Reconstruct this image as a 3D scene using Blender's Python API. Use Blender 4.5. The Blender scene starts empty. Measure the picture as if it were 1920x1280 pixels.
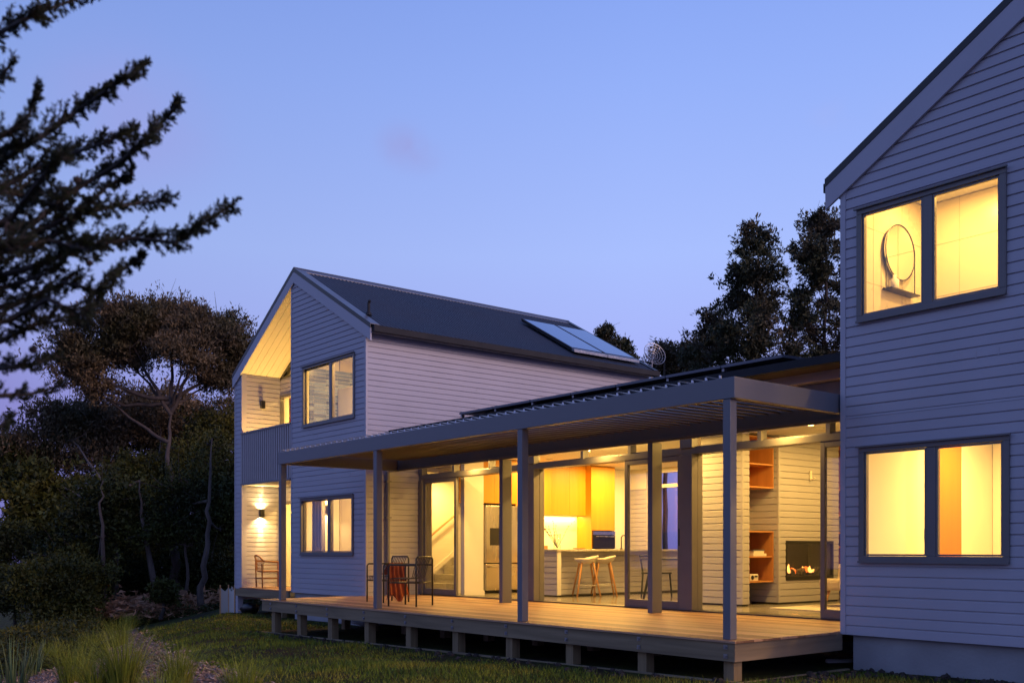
import bpy, math, random
import numpy as np
from mathutils import Vector, Matrix
random.seed(7)
R = math.radians
S = bpy.context.scene

# ------------------------------------------------------------------ camera
ANG = R(39.1)
FW = Vector((math.sin(ANG), math.cos(ANG), 0)); RT = Vector((math.cos(ANG), -math.sin(ANG), 0))
EYE = Vector((0, 0, 0.9)); FPX = 1867.0
cd = bpy.data.cameras.new('camera'); cam = bpy.data.objects.new('camera', cd); S.collection.objects.link(cam)
cam.location = EYE; cam.rotation_euler = (R(90), 0, -ANG)
cd.sensor_width = 36; cd.lens = 36 * FPX / 1920; cd.shift_y = (1029 - 640) / 1920; cd.clip_end = 3000; cd.clip_start = .05
cd.dof.use_dof = True; cd.dof.focus_distance = 15.5; cd.dof.aperture_fstop = 2.8
S.camera = cam

# ------------------------------------------------------------------ render look
S.view_settings.view_transform = 'Standard'; S.view_settings.look = 'None'
S.view_settings.exposure = 0; S.view_settings.gamma = 1
S.render.engine = 'CYCLES'
S.cycles.use_denoising = True
S.cycles.max_bounces = 8; S.cycles.diffuse_bounces = 4; S.cycles.glossy_bounces = 3
S.cycles.transparent_max_bounces = 24; S.cycles.transmission_bounces = 6
S.cycles.sample_clamp_indirect = 4; S.cycles.sample_clamp_direct = 0
S.cycles.caustics_reflective = False; S.cycles.caustics_refractive = False

# ------------------------------------------------------------------ dusk sky
W = bpy.data.worlds.new('World'); S.world = W; W.use_nodes = True
nt = W.node_tree; nt.nodes.clear(); N = nt.nodes.new; L = nt.links.new
out = N('ShaderNodeOutputWorld'); bg = N('ShaderNodeBackground'); L(bg.outputs[0], out.inputs[0])
tc = N('ShaderNodeTexCoord'); sep = N('ShaderNodeSeparateXYZ'); L(tc.outputs['Generated'], sep.inputs[0])
ramp = N('ShaderNodeValToRGB'); L(sep.outputs['Z'], ramp.inputs[0])
cr = ramp.color_ramp
def srgb(r, g, b):
    f = lambda c: (c / 255 / 12.92) if c / 255 < .04045 else ((c / 255 + .055) / 1.055) ** 2.4
    return (f(r), f(g), f(b), 1)
stops = [(0.0, (118, 114, 192)), (.10, (144, 148, 230)), (.19, (168, 180, 250)), (.28, (168, 190, 254)), (.42, (148, 176, 249)), (.55, (126, 158, 238)), (.8, (96, 128, 212)), (1.0, (84, 116, 200))]
cr.elements[0].position = 0; cr.elements[0].color = srgb(*stops[0][1])
cr.elements[1].position = 1; cr.elements[1].color = srgb(*stops[-1][1])
for p, c in stops[1:-1]:
    e = cr.elements.new(p); e.color = srgb(*c)
# a little of the physical dusk sky for variation, plus faint pink cloud wisps
sky = N('ShaderNodeTexSky'); sky.sky_type = 'NISHITA'; sky.sun_disc = False
sky.sun_elevation = R(3); sky.sun_rotation = R(180)
mixs = N('ShaderNodeMixRGB'); mixs.blend_type = 'ADD'; mixs.inputs[0].default_value = .006
L(ramp.outputs[0], mixs.inputs[1]); L(sky.outputs[0], mixs.inputs[2])
# the sky is dimmer towards the far left of the view (away from the afterglow)
dotn = N('ShaderNodeVectorMath'); dotn.operation = 'DOT_PRODUCT'; L(tc.outputs['Generated'], dotn.inputs[0])
dotn.inputs[1].default_value = (RT.x, RT.y, 0)
mr = N('ShaderNodeMapRange'); L(dotn.outputs['Value'], mr.inputs[0])
mr.inputs[1].default_value = -.5; mr.inputs[2].default_value = .12; mr.inputs[3].default_value = .80; mr.inputs[4].default_value = 1.0
mul = N('ShaderNodeMixRGB'); mul.blend_type = 'MULTIPLY'; mul.inputs[0].default_value = 1
L(mixs.outputs[0], mul.inputs[1]); L(mr.outputs[0], mul.inputs[2])
def wisp(prev, direction, width, sx, col, amt, nscale):
    mp = N('ShaderNodeVectorMath'); mp.operation = 'SUBTRACT'; L(tc.outputs['Generated'], mp.inputs[0]); mp.inputs[1].default_value = direction
    nz = N('ShaderNodeTexNoise'); nz.inputs['Scale'].default_value = nscale; nz.inputs['Detail'].default_value = 4; L(tc.outputs['Generated'], nz.inputs['Vector'])
    sc_ = N('ShaderNodeVectorMath'); sc_.operation = 'MULTIPLY'; L(mp.outputs[0], sc_.inputs[0]); sc_.inputs[1].default_value = sx
    ln = N('ShaderNodeVectorMath'); ln.operation = 'LENGTH'; L(sc_.outputs[0], ln.inputs[0])
    m1 = N('ShaderNodeMapRange'); m1.interpolation_type = 'SMOOTHERSTEP'; L(ln.outputs['Value'], m1.inputs[0]); m1.inputs[1].default_value = width; m1.inputs[2].default_value = 0; m1.inputs[3].default_value = 0; m1.inputs[4].default_value = 1
    m2 = N('ShaderNodeMapRange'); m2.interpolation_type = 'SMOOTHSTEP'; L(nz.outputs[0], m2.inputs[0]); m2.inputs[1].default_value = .35; m2.inputs[2].default_value = .7
    mm = N('ShaderNodeMath'); mm.operation = 'MULTIPLY'; L(m1.outputs[0], mm.inputs[0]); L(m2.outputs[0], mm.inputs[1])
    ma = N('ShaderNodeMath'); ma.operation = 'MULTIPLY'; L(mm.outputs[0], ma.inputs[0]); ma.inputs[1].default_value = amt
    mx = N('ShaderNodeMixRGB'); L(ma.outputs[0], mx.inputs[0]); L(prev.outputs[0], mx.inputs[1]); mx.inputs[2].default_value = col
    return mx
def pxdir(px, py):
    return (FW + RT * ((px - 960) / FPX) + Vector((0, 0, (1029 - py) / FPX))).normalized()
w1 = wisp(mul, pxdir(780, 275), .05, (1, 1, 1.5), srgb(160, 150, 205), .75, 9)
w2 = wisp(w1, pxdir(1600, 210), .05, (1, 1, 2.5), srgb(176, 178, 232), .5, 11)
w3 = wisp(w2, pxdir(230, 220), .16, (1, 1, 1.6), srgb(158, 162, 226), .55, 6)
w4 = wisp(w3, pxdir(40, 740), .20, (1, 1, 1.7), srgb(140, 128, 196), .8, 4)
L(w4.outputs[0], bg.inputs[0]); bg.inputs[1].default_value = 1.0

# ------------------------------------------------------------------ afterglow as one soft sun
sd = bpy.data.lights.new('sun', 'SUN'); sun = bpy.data.objects.new('sun', sd); S.collection.objects.link(sun)
sd.energy = 1.8; sd.angle = R(24); sd.color = (1.0, .66, .58)
sv = Vector((.24, -1, math.tan(R(22)))).normalized()          # towards the light
sun.rotation_euler = sv.to_track_quat('Z', 'Y').to_euler(); sun.location = (0, -10, 20)

WARM = (1.0, .565, .125)
def lamp(kind, loc, power, size=.12, color=WARM, rot=None, sy=None, spot=None, blend=.4, parent=None, name='lamp_light', spread=None):
    d = bpy.data.lights.new(name, kind); d.energy = power; d.color = color
    if kind == 'AREA':
        d.shape = 'DISK' if sy is None else 'RECTANGLE'; d.size = size
        if sy is not None: d.size_y = sy
        if spread: d.spread = spread
    elif kind == 'SPOT':
        d.spot_size = spot; d.spot_blend = blend; d.shadow_soft_size = size
    else: d.shadow_soft_size = size
    o = bpy.data.objects.new(name, d); S.collection.objects.link(o); o.location = loc
    if rot: o.rotation_euler = rot
    if parent:
        o.parent = parent; o.location = Vector(loc) - parent.location
    return o

# ------------------------------------------------------------------ materials
def mat(name, col, rough=.6, var=.0, scale=4.0, bump=.0, bscale=None, metal=0, spec=.5, stretch=None, col2=None, coat=0, sheen=0, trans=0):
    m = bpy.data.materials.new(name); m.use_nodes = True; t = m.node_tree; b = t.nodes['Principled BSDF']
    b.inputs['Roughness'].default_value = rough; b.inputs['Metallic'].default_value = metal
    b.inputs['Specular IOR Level'].default_value = spec
    if coat: b.inputs['Coat Weight'].default_value = coat; b.inputs['Coat Roughness'].default_value = .15
    c = (*col, 1)
    b.inputs['Base Color'].default_value = c
    if var or bump or col2:
        co = t.nodes.new('ShaderNodeTexCoord'); mp = t.nodes.new('ShaderNodeMapping'); t.links.new(co.outputs['Object'], mp.inputs[0])
        if stretch: mp.inputs['Scale'].default_value = stretch
        nz = t.nodes.new('ShaderNodeTexNoise'); nz.inputs['Scale'].default_value = scale; nz.inputs['Detail'].default_value = 6
        t.links.new(mp.outputs[0], nz.inputs['Vector'])
        if var or col2:
            mx = t.nodes.new('ShaderNodeMixRGB'); r_ = t.nodes.new('ShaderNodeMapRange')
            r_.inputs[1].default_value = .3; r_.inputs[2].default_value = .7; t.links.new(nz.outputs[0], r_.inputs[0]); t.links.new(r_.outputs[0], mx.inputs[0])
            mx.inputs[1].default_value = tuple(x * (1 - var) for x in col) + (1,)
            mx.inputs[2].default_value = (*col2, 1) if col2 else tuple(min(1, x * (1 + var)) for x in col) + (1,)
            t.links.new(mx.outputs[0], b.inputs['Base Color'])
            rr = t.nodes.new('ShaderNodeMapRange'); t.links.new(nz.outputs[0], rr.inputs[0]); rr.inputs[3].default_value = max(.05, rough - .12); rr.inputs[4].default_value = min(1, rough + .12)
            t.links.new(rr.outputs[0], b.inputs['Roughness'])
        if bump:
            n2 = t.nodes.new('ShaderNodeTexNoise'); n2.inputs['Scale'].default_value = bscale or scale * 4; n2.inputs['Detail'].default_value = 5
            t.links.new(mp.outputs[0], n2.inputs['Vector'])
            bp = t.nodes.new('ShaderNodeBump'); bp.inputs['Strength'].default_value = bump; bp.inputs['Distance'].default_value = .02
            t.links.new(n2.outputs[0], bp.inputs['Height']); t.links.new(bp.outputs[0], b.inputs['Normal'])
    return m

def wood(name, col, col2, axis='Y', width=.145, rough=.6, boards=True, grain=1.0, origin=0.0):
    """long-grained timber; each board gets a tone of its own"""
    m = bpy.data.materials.new(name); m.use_nodes = True; t = m.node_tree; b = t.nodes['Principled BSDF']; n = t.nodes.new; l = t.links.new
    b.inputs['Roughness'].default_value = rough
    co = n('ShaderNodeTexCoord'); mp = n('ShaderNodeMapping'); l(co.outputs['Object'], mp.inputs[0])
    st = {'Y': (9, .5, 9), 'X': (.5, 9, 9), 'Z': (9, 9, .5)}[axis]; mp.inputs['Scale'].default_value = st
    nz = n('ShaderNodeTexNoise'); nz.inputs['Scale'].default_value = 2.2 * grain; nz.inputs['Detail'].default_value = 8; nz.inputs['Distortion'].default_value = .6
    fac = nz.outputs[0]
    if boards:
        sp = n('ShaderNodeSeparateXYZ'); l(co.outputs['Object'], sp.inputs[0])
        s_ = n('ShaderNodeMath'); s_.operation = 'SUBTRACT'; s_.inputs[1].default_value = origin
        l(sp.outputs['X' if axis == 'Y' else 'Y'], s_.inputs[0])
        dv = n('ShaderNodeMath'); dv.operation = 'DIVIDE'; dv.inputs[1].default_value = width; l(s_.outputs[0], dv.inputs[0])
        fl = n('ShaderNodeMath'); fl.operation = 'FLOOR'; l(dv.outputs[0], fl.inputs[0])
        wn = n('ShaderNodeTexWhiteNoise'); wn.noise_dimensions = '1D'; l(fl.outputs[0], wn.inputs['W'])
        ad = n('ShaderNodeVectorMath'); l(mp.outputs[0], ad.inputs[0]); cb = n('ShaderNodeCombineXYZ')
        k = n('ShaderNodeMath'); k.operation = 'MULTIPLY'; k.inputs[1].default_value = 40; l(wn.outputs['Value'], k.inputs[0]); l(k.outputs[0], cb.inputs[0]); l(k.outputs[0], cb.inputs[1])
        l(cb.outputs[0], ad.inputs[1]); l(ad.outputs[0], nz.inputs['Vector'])
        a2 = n('ShaderNodeMath'); a2.operation = 'MULTIPLY_ADD'; a2.inputs[1].default_value = .75; a2.inputs[2].default_value = -.36; l(wn.outputs['Value'], a2.inputs[0])
        a3 = n('ShaderNodeMath'); a3.operation = 'ADD'; l(a2.outputs[0], a3.inputs[0]); l(nz.outputs[0], a3.inputs[1]); fac = a3.outputs[0]
    else: l(mp.outputs[0], nz.inputs['Vector'])
    r_ = n('ShaderNodeMapRange'); r_.inputs[1].default_value = .25; r_.inputs[2].default_value = .75; l(fac, r_.inputs[0])
    mx = n('ShaderNodeMixRGB'); l(r_.outputs[0], mx.inputs[0]); mx.inputs[1].default_value = (*col, 1); mx.inputs[2].default_value = (*col2, 1)
    l(mx.outputs[0], b.inputs['Base Color'])
    bp = n('ShaderNodeBump'); bp.inputs['Strength'].default_value = .25; bp.inputs['Distance'].default_value = .01; l(nz.outputs[0], bp.inputs['Height']); l(bp.outputs[0], b.inputs['Normal'])
    return m

def glass(name, tint=(1, 1, 1), f0=.08):
    m = bpy.data.materials.new(name); m.use_nodes = True; t = m.node_tree; t.nodes.clear(); n = t.nodes.new; l = t.links.new
    o = n('ShaderNodeOutputMaterial'); mx = n('ShaderNodeMixShader'); tr = n('ShaderNodeBsdfTransparent'); gl = n('ShaderNodeBsdfGlossy')
    tr.inputs[0].default_value = (*tint, 1); gl.inputs['Roughness'].default_value = .0
    fr = n('ShaderNodeFresnel'); gg = n('ShaderNodeNewGeometry'); io = n('ShaderNodeMapRange'); l(gg.outputs['Backfacing'], io.inputs[0]); io.inputs[3].default_value = 1.5; io.inputs[4].default_value = 1 / 1.5; l(io.outputs[0], fr.inputs[0])
    l(fr.outputs[0], mx.inputs[0]); l(tr.outputs[0], mx.inputs[1]); l(gl.outputs[0], mx.inputs[2]); l(mx.outputs[0], o.inputs[0])
    return m

def emis(name, col, s):
    m = bpy.data.materials.new(name); m.use_nodes = True; b = m.node_tree.nodes['Principled BSDF']
    b.inputs['Base Color'].default_value = (*col, 1); b.inputs['Emission Color'].default_value = (*col, 1); b.inputs['Emission Strength'].default_value = s
    return m

def leafmat(name, c1, c2, c3, scale=.6):
    m = bpy.data.materials.new(name); m.use_nodes = True; t = m.node_tree; b = t.nodes['Principled BSDF']; n = t.nodes.new; l = t.links.new
    b.inputs['Roughness'].default_value = .65; b.inputs['Specular IOR Level'].default_value = .25
    co = n('ShaderNodeTexCoord'); nz = n('ShaderNodeTexNoise'); nz.inputs['Scale'].default_value = scale; nz.inputs['Detail'].default_value = 3; l(co.outputs['Object'], nz.inputs['Vector'])
    rp = n('ShaderNodeValToRGB'); l(nz.outputs[0], rp.inputs[0]); e = rp.color_ramp.elements
    e[0].position = .35; e[0].color = (*c1, 1); e[1].position = .68; e[1].color = (*c3, 1); k = e.new(.5); k.color = (*c2, 1)
    gi = n('ShaderNodeNewGeometry'); hs = n('ShaderNodeHueSaturation'); mrn = n('ShaderNodeMapRange'); l(gi.outputs['Random Per Island'], mrn.inputs[0]); mrn.inputs[3].default_value = .6; mrn.inputs[4].default_value = 1.5
    l(mrn.outputs[0], hs.inputs['Value']); l(rp.outputs[0], hs.inputs['Color']); l(hs.outputs[0], b.inputs['Base Color'])
    return m

M = {}
M['board'] = mat('board_paint', (.415, .405, .45), .55, var=.05, scale=1.3, bump=.04, bscale=60)
M['trim'] = mat('trim_paint', (.415, .405, .45), .5, var=.04, scale=3)
M['soffit'] = mat('soffit_lining', (.62, .58, .50), .6, var=.04, scale=2)
M['plaster'] = mat('white_plaster', (.72, .70, .66), .8, var=.02, scale=2, bump=.03, bscale=80)
M['plaster2'] = mat('warm_plaster', (.66, .60, .50), .8, var=.02, scale=2)
M['roof'] = mat('roof_steel', (.026, .026, .030), .42, var=.2, scale=.8, spec=.45)
M['flash'] = mat('roof_flashing', (.10, .105, .125), .35, var=.1, scale=2, metal=.3)
M['gutter'] = mat('gutter_steel', (.010, .010, .012), .75, var=.1)
M['perg'] = mat('pergola_paint', (.155, .155, .165), .42, var=.06, scale=2, bump=.02, bscale=90)
M['frame'] = mat('window_aluminium', (.15, .142, .140), .38, var=.06, scale=4)
M['framedk'] = mat('dark_aluminium', (.03, .03, .032), .4)
M['blade'] = mat('louvre_paint', (.20, .19, .18), .45, var=.05)
M['clip'] = mat('louvre_end_cap', (.65, .66, .7), .3, metal=.4)
M['deck'] = wood('decking_timber', (.20, .105, .055), (.47, .28, .16), 'Y', .1453, .55, origin=7.82)
M['fascia'] = wood('treated_pine', (.15, .11, .06), (.29, .22, .125), 'Y', boards=False, rough=.8, grain=.6)
M['fasciax'] = wood('treated_pine_return', (.13, .10, .065), (.25, .19, .12), 'X', boards=False, rough=.8, grain=.6)
M['pile'] = wood('pile_timber', (.15, .11, .055), (.29, .21, .11), 'Z', boards=False, rough=.85, grain=.8)
M['steel'] = mat('galvanised_steel', (.30, .30, .31), .4, metal=.8, var=.2, scale=20)
M['concrete'] = mat('plinth_concrete', (.30, .30, .31), .85, var=.15, scale=2, bump=.2, bscale=30)
M['floor'] = mat('polished_concrete', (.24, .22, .19), .16, var=.15, scale=1.2, spec=.6)
M['glass'] = glass('clear_glass'); M['glass2'] = glass('thin_glass', (.93, .97, .95))
M['pvc'] = mat('drain_pipe', (.45, .46, .48), .4)
M['blk'] = mat('black_metal', (.012, .012, .013), .4)
M['olive'] = mat('olive_metal', (.030, .032, .022), .35)
M['ply'] = wood('plywood_shelf', (.46, .20, .06), (.58, .27, .09), 'Z', boards=False, rough=.5, grain=.5)
M['cab'] = wood('cabinet_veneer', (.52, .23, .012), (.60, .28, .018), 'Z', boards=False, rough=.45, grain=.5)
M['door'] = wood('door_veneer', (.46, .15, .002), (.52, .18, .003), 'Z', boards=False, rough=.85, grain=.5)
M['oak'] = wood('oak', (.50, .25, .09), (.62, .34, .14), 'Z', boards=False, rough=.45, grain=1)
M['stool'] = mat('stool_shell', (.70, .66, .58), .45)
M['stain'] = mat('stainless_steel', (.50, .48, .45), .26, metal=1, var=.08, scale=3, stretch=(1, 1, .15))
M['bench'] = mat('stone_benchtop', (.42, .40, .36), .25, var=.25, scale=14)
M['red'] = mat('red_curtain', (.35, .012, .012), .9)
M['tilegrey'] = leafmat('grey_tile', (.11, .15, .24), (.14, .18, .28), (.18, .22, .32), 2); M['tilegrey'].node_tree.nodes['Principled BSDF'].inputs['Roughness'].default_value = .25
M['tilewhite'] = mat('large_white_tile', (.66, .60, .50), .3, var=.02)
M['mirror'] = mat('mirror_glass', (.9, .9, .88), .02, metal=1)
M['fab'] = mat('cream_fabric', (.50, .42, .32), .95, var=.06, scale=20, bump=.1, bscale=120)
M['rug'] = mat('woven_rug', (.55, .50, .42), .98, var=.12, scale=16, bump=.3, bscale=80)
M['throw'] = mat('rust_wool', (.22, .035, .014), .95, var=.25, scale=6, bump=.3, bscale=90, col2=(.38, .10, .03))
M['throwp'] = mat('pink_wool', (.45, .22, .18), .95)
M['rattan'] = mat('rattan', (.30, .13, .04), .6, var=.3, scale=20)
M['curt'] = mat('sheer_curtain', (.42, .38, .40), .9)
M['book'] = mat('pale_book_paper', (.70, .66, .56), .8); M['book2'] = mat('dark_book_cover', (.10, .10, .14), .6)
M['bark'] = mat('grey_bark', (.085, .066, .054), .9, var=.4, scale=6, bump=.6, bscale=14, stretch=(1, 1, .2))
M['barkm'] = mat('brown_bark', (.062, .046, .038), .9, var=.4, scale=6, bump=.6, bscale=14, stretch=(1, 1, .2))
M['barkd'] = mat('dark_bark', (.040, .032, .027), .9, var=.4, scale=6, bump=.6, bscale=14, stretch=(1, 1, .2))
M['kan'] = leafmat('kanuka_leaf', (.045, .044, .018), (.090, .066, .034), (.160, .110, .055), .45)
M['bushleaf'] = leafmat('broad_leaf', (.018, .024, .005), (.042, .048, .007), (.085, .078, .010), .45)
M['totara'] = leafmat('conifer_leaf', (.028, .038, .018), (.045, .050, .024), (.070, .050, .030), .3)
M['fgleaf'] = leafmat('pine_leaf', (.009, .013, .005), (.012, .018, .006), (.018, .022, .008), 3)
M['sedge'] = leafmat('sedge_blade', (.10, .14, .018), (.17, .20, .020), (.27, .22, .030), 1.5)
M['flaxm'] = leafmat('flax_blade', (.05, .09, .035), (.09, .13, .05), (.20, .19, .09), 2)
M['cone'] = mat('cone_scales', (.03, .02, .015), .9)
M['mulch'] = mat('bark_mulch', (.06, .04, .032), .95, var=.5, scale=26, bump=1, bscale=34, col2=(.16, .105, .08))
M['deadm'] = mat('dead_fern', (.36, .19, .10), .95, var=.4, scale=5)
M['net'] = mat('white_mesh_sleeve', (.55, .52, .46), .9)
M['sack'] = mat('black_plastic', (.008, .008, .009), .35, bump=.4, bscale=8)

def ground_mat():
    m = bpy.data.materials.new('lawn_soil'); m.use_nodes = True; t = m.node_tree; b = t.nodes['Principled BSDF']; n = t.nodes.new; l = t.links.new
    b.inputs['Roughness'].default_value = .95; b.inputs['Specular IOR Level'].default_value = .1
    co = n('ShaderNodeTexCoord'); a = n('ShaderNodeTexNoise'); a.inputs['Scale'].default_value = 1.1; a.inputs['Detail'].default_value = 6; l(co.outputs['Object'], a.inputs['Vector'])
    f = n('ShaderNodeTexNoise'); f.inputs['Scale'].default_value = 26; f.inputs['Detail'].default_value = 6; l(co.outputs['Object'], f.inputs['Vector'])
    rp = n('ShaderNodeValToRGB'); l(a.outputs[0], rp.inputs[0]); e = rp.color_ramp.elements
    e[0].position = .36; e[0].color = (.045, .034, .022, 1); e[1].position = .7; e[1].color = (.085, .090, .016, 1); k = e.new(.5); k.color = (.055, .065, .016, 1)
    mx = n('ShaderNodeMixRGB'); mx.blend_type = 'MULTIPLY'; mx.inputs[0].default_value = .8; l(rp.outputs[0], mx.inputs[1]); l(f.outputs[0], mx.inputs[2])
    l(mx.outputs[0], b.inputs['Base Color'])
    bp = n('ShaderNodeBump'); bp.inputs['Strength'].default_value = .9; bp.inputs['Distance'].default_value = .05; l(f.outputs[0], bp.inputs['Height']); l(bp.outputs[0], b.inputs['Normal'])
    return m
M['lawn'] = ground_mat()
M['grass'] = leafmat('grass_blade', (.050, .085, .008), (.100, .140, .010), (.180, .155, .018), 1.3)

# ------------------------------------------------------------------ mesh helpers
class MB:
    def __init__(s): s.v = []; s.f = []
    def quad(s, a, b, c, d):
        i = len(s.v); s.v += [tuple(a), tuple(b), tuple(c), tuple(d)]; s.f.append((i, i + 1, i + 2, i + 3)); return s
    def poly(s, pts):
        i = len(s.v); s.v += [tuple(p) for p in pts]; s.f.append(tuple(range(i, i + len(pts)))); return s
    def box(s, x0, x1, y0, y1, z0, z1):
        i = len(s.v)
        s.v += [(x0, y0, z0), (x1, y0, z0), (x1, y1, z0), (x0, y1, z0), (x0, y0, z1), (x1, y0, z1), (x1, y1, z1), (x0, y1, z1)]
        s.f += [tuple(i + k for k in q) for q in ((0, 3, 2, 1), (4, 5, 6, 7), (0, 1, 5, 4), (1, 2, 6, 5), (2, 3, 7, 6), (3, 0, 4, 7))]; return s
    def prism(s, prof, a, b, fn):
        """closed profile (list of 2-tuples) extruded from a to b; fn(u, v, w) -> point"""
        i = len(s.v); n = len(prof)
        s.v += [fn(u, v, a) for u, v in prof] + [fn(u, v, b) for u, v in prof]
        s.f.append(tuple(range(i, i + n))); s.f.append(tuple(range(i + 2 * n - 1, i + n - 1, -1)))
        s.f += [(i + k, i + (k + 1) % n, i + n + (k + 1) % n, i + n + k) for k in range(n)]; return s
    def tube(s, pts, r, n=8, caps=True):
        pts = [Vector(p) for p in pts]; rs = r if isinstance(r, (list, tuple)) else [r] * len(pts)
        up = Vector((0, 0, 1)); i0 = len(s.v); prev = None
        for k, p in enumerate(pts):
            d = (pts[min(k + 1, len(pts) - 1)] - pts[max(k - 1, 0)]); d = d.normalized() if d.length > 1e-9 else up
            if prev is None:
                a = d.cross(up if abs(d.z) < .9 else Vector((1, 0, 0))).normalized()
            else: a = (prev - d * prev.dot(d)); a = a.normalized() if a.length > 1e-6 else d.orthogonal().normalized()
            prev = a; b = d.cross(a)
            for j in range(n):
                t = 2 * math.pi * j / n; s.v.append(tuple(p + (a * math.cos(t) + b * math.sin(t)) * rs[k]))
        for k in range(len(pts) - 1):
            for j in range(n):
                s.f.append((i0 + k * n + j, i0 + k * n + (j + 1) % n, i0 + (k + 1) * n + (j + 1) % n, i0 + (k + 1) * n + j))
        if caps:
            s.f.append(tuple(i0 + j for j in range(n - 1, -1, -1))); s.f.append(tuple(i0 + (len(pts) - 1) * n + j for j in range(n)))
        return s
    def lathe(s, prof, c, n=20):
        i = len(s.v); c = Vector(c)
        for r, z in prof:
            for j in range(n):
                t = 2 * math.pi * j / n; s.v.append((c.x + r * math.cos(t), c.y + r * math.sin(t), c.z + z))
        for k in range(len(prof) - 1):
            for j in range(n): s.f.append((i + k * n + j, i + k * n + (j + 1) % n, i + (k + 1) * n + (j + 1) % n, i + (k + 1) * n + j))
        s.f.append(tuple(i + j for j in range(n - 1, -1, -1))); s.f.append(tuple(i + (len(prof) - 1) * n + j for j in range(n)))
        return s
    def build(s, name, m, parent=None, smooth=False, bevel=0, fix=False):
        me = bpy.data.meshes.new(name); off = Vector(parent.location) if parent is not None and parent.parent is None else Vector((0, 0, 0))
        if parent is not None and parent.parent is not None: off = Vector(parent.parent.location)
        if '_root' in (parent.keys() if parent is not None else []): off = Vector((0, 0, 0))
        me.from_pydata([tuple(Vector(v) - off) for v in s.v], [], s.f)
        me.materials.append(m); me.update()
        if smooth: me.polygons.foreach_set('use_smooth', [True] * len(me.polygons))
        o = bpy.data.objects.new(name, me); S.collection.objects.link(o)
        if parent is not None: o.parent = parent
        if bevel:
            b = o.modifiers.new('b', 'BEVEL'); b.width = bevel; b.segments = 2; b.limit_method = 'ANGLE'
        return o

def tag(o, label, cat, group=None):
    o['label'] = label; o['category'] = cat
    if group: o['group'] = group
    return o
def struct(o): o['kind'] = 'structure'; return o
def stuff(o, label, cat): o['kind'] = 'stuff'; return tag(o, label, cat)
def empty(name, loc, label, cat, group=None, rz=0):
    o = bpy.data.objects.new(name, None); S.collection.objects.link(o); o.location = loc; o.rotation_euler = (0, 0, rz); o.empty_display_size = .2
    return tag(o, label, cat, group)
def copy_tree(o, parent=None):
    c = o.copy(); S.collection.objects.link(c); c.parent = parent
    for ch in o.children: copy_tree(ch, c)
    return c

# walls facing -X ('X') or -Y ('Y'): point from (s, z, depth towards the viewer)
def pt(axis, plane, s_, z, d): return (plane - d, s_, z) if axis == 'X' else (s_, plane - d, z)
PITCH = .1075
def intervals(lo, hi, holes, za, zb):
    iv = [(lo, hi)]
    for (h0, h1, k0, k1) in holes:
        if k0 < zb - 1e-4 and k1 > za + 1e-4:
            nv = []
            for a, b in iv:
                if h1 <= a or h0 >= b: nv.append((a, b)); continue
                if h0 > a: nv.append((a, h0))
                if h1 < b: nv.append((h1, b))
            iv = nv
    return iv
def board_wall(mb, axis, plane, lo, hi, z0, z1, holes=(), pitch=PITCH, belt=None):
    lof = lo if callable(lo) else (lambda z: lo); hif = hi if callable(hi) else (lambda z: hi)
    rows = []; z = z0
    while z < z1 - 1e-4:
        t = min(z + pitch, z1)
        if belt and z < belt < t - 1e-4 or (belt and abs(z - belt) < 1e-6):
            if z < belt: rows.append((z, belt, pitch)); z = belt; continue
            rows.append((z, z + .03, .03)); z += .03; belt = None; continue
        rows.append((z, t, pitch)); z = t
    cuts = sorted({k for h in holes for k in (h[2], h[3])})
    for zb, zt, ph in rows:
        def D(zz):
            t = (zz - zb) / ph
            if t <= .81: return .017 - .003 * t
            if t <= .92: return .0146 - .0096 * (t - .81) / .11
            return .001
        br = [zb, zb + .81 * ph, zb + .92 * ph, zb + .9205 * ph, zt] + [c for c in cuts if zb < c < zt]; br = sorted({b for b in br if zb - 1e-9 <= b <= zt + 1e-9})
        for a, b in zip(br[:-1], br[1:]):
            if b - a < 1e-6: continue
            la, ha, lb, hb = lof(a), hif(a), lof(b), hif(b)
            if ha - la < .02: continue
            if hb < lb: lb = hb = (lb + hb) / 2
            for (u0, u1) in intervals(la, ha, holes, a, b):
                v0 = lb if abs(u0 - la) < 1e-6 else u0; v1 = hb if abs(u1 - ha) < 1e-6 else u1
                u0_, u1_ = (u0, u1)
                p = [pt(axis, plane, u1_, a, D(a)), pt(axis, plane, u0_, a, D(a)), pt(axis, plane, v0, b, D(b)), pt(axis, plane, v1, b, D(b))]
                mb.quad(*p)
                if abs(a - zb) < 1e-6:
                    mb.quad(pt(axis, plane, u0_, a, .017), pt(axis, plane, u1_, a, .017), pt(axis, plane, u1_, a, -.0005), pt(axis, plane, u0_, a, -.0005))
    return mb
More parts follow.
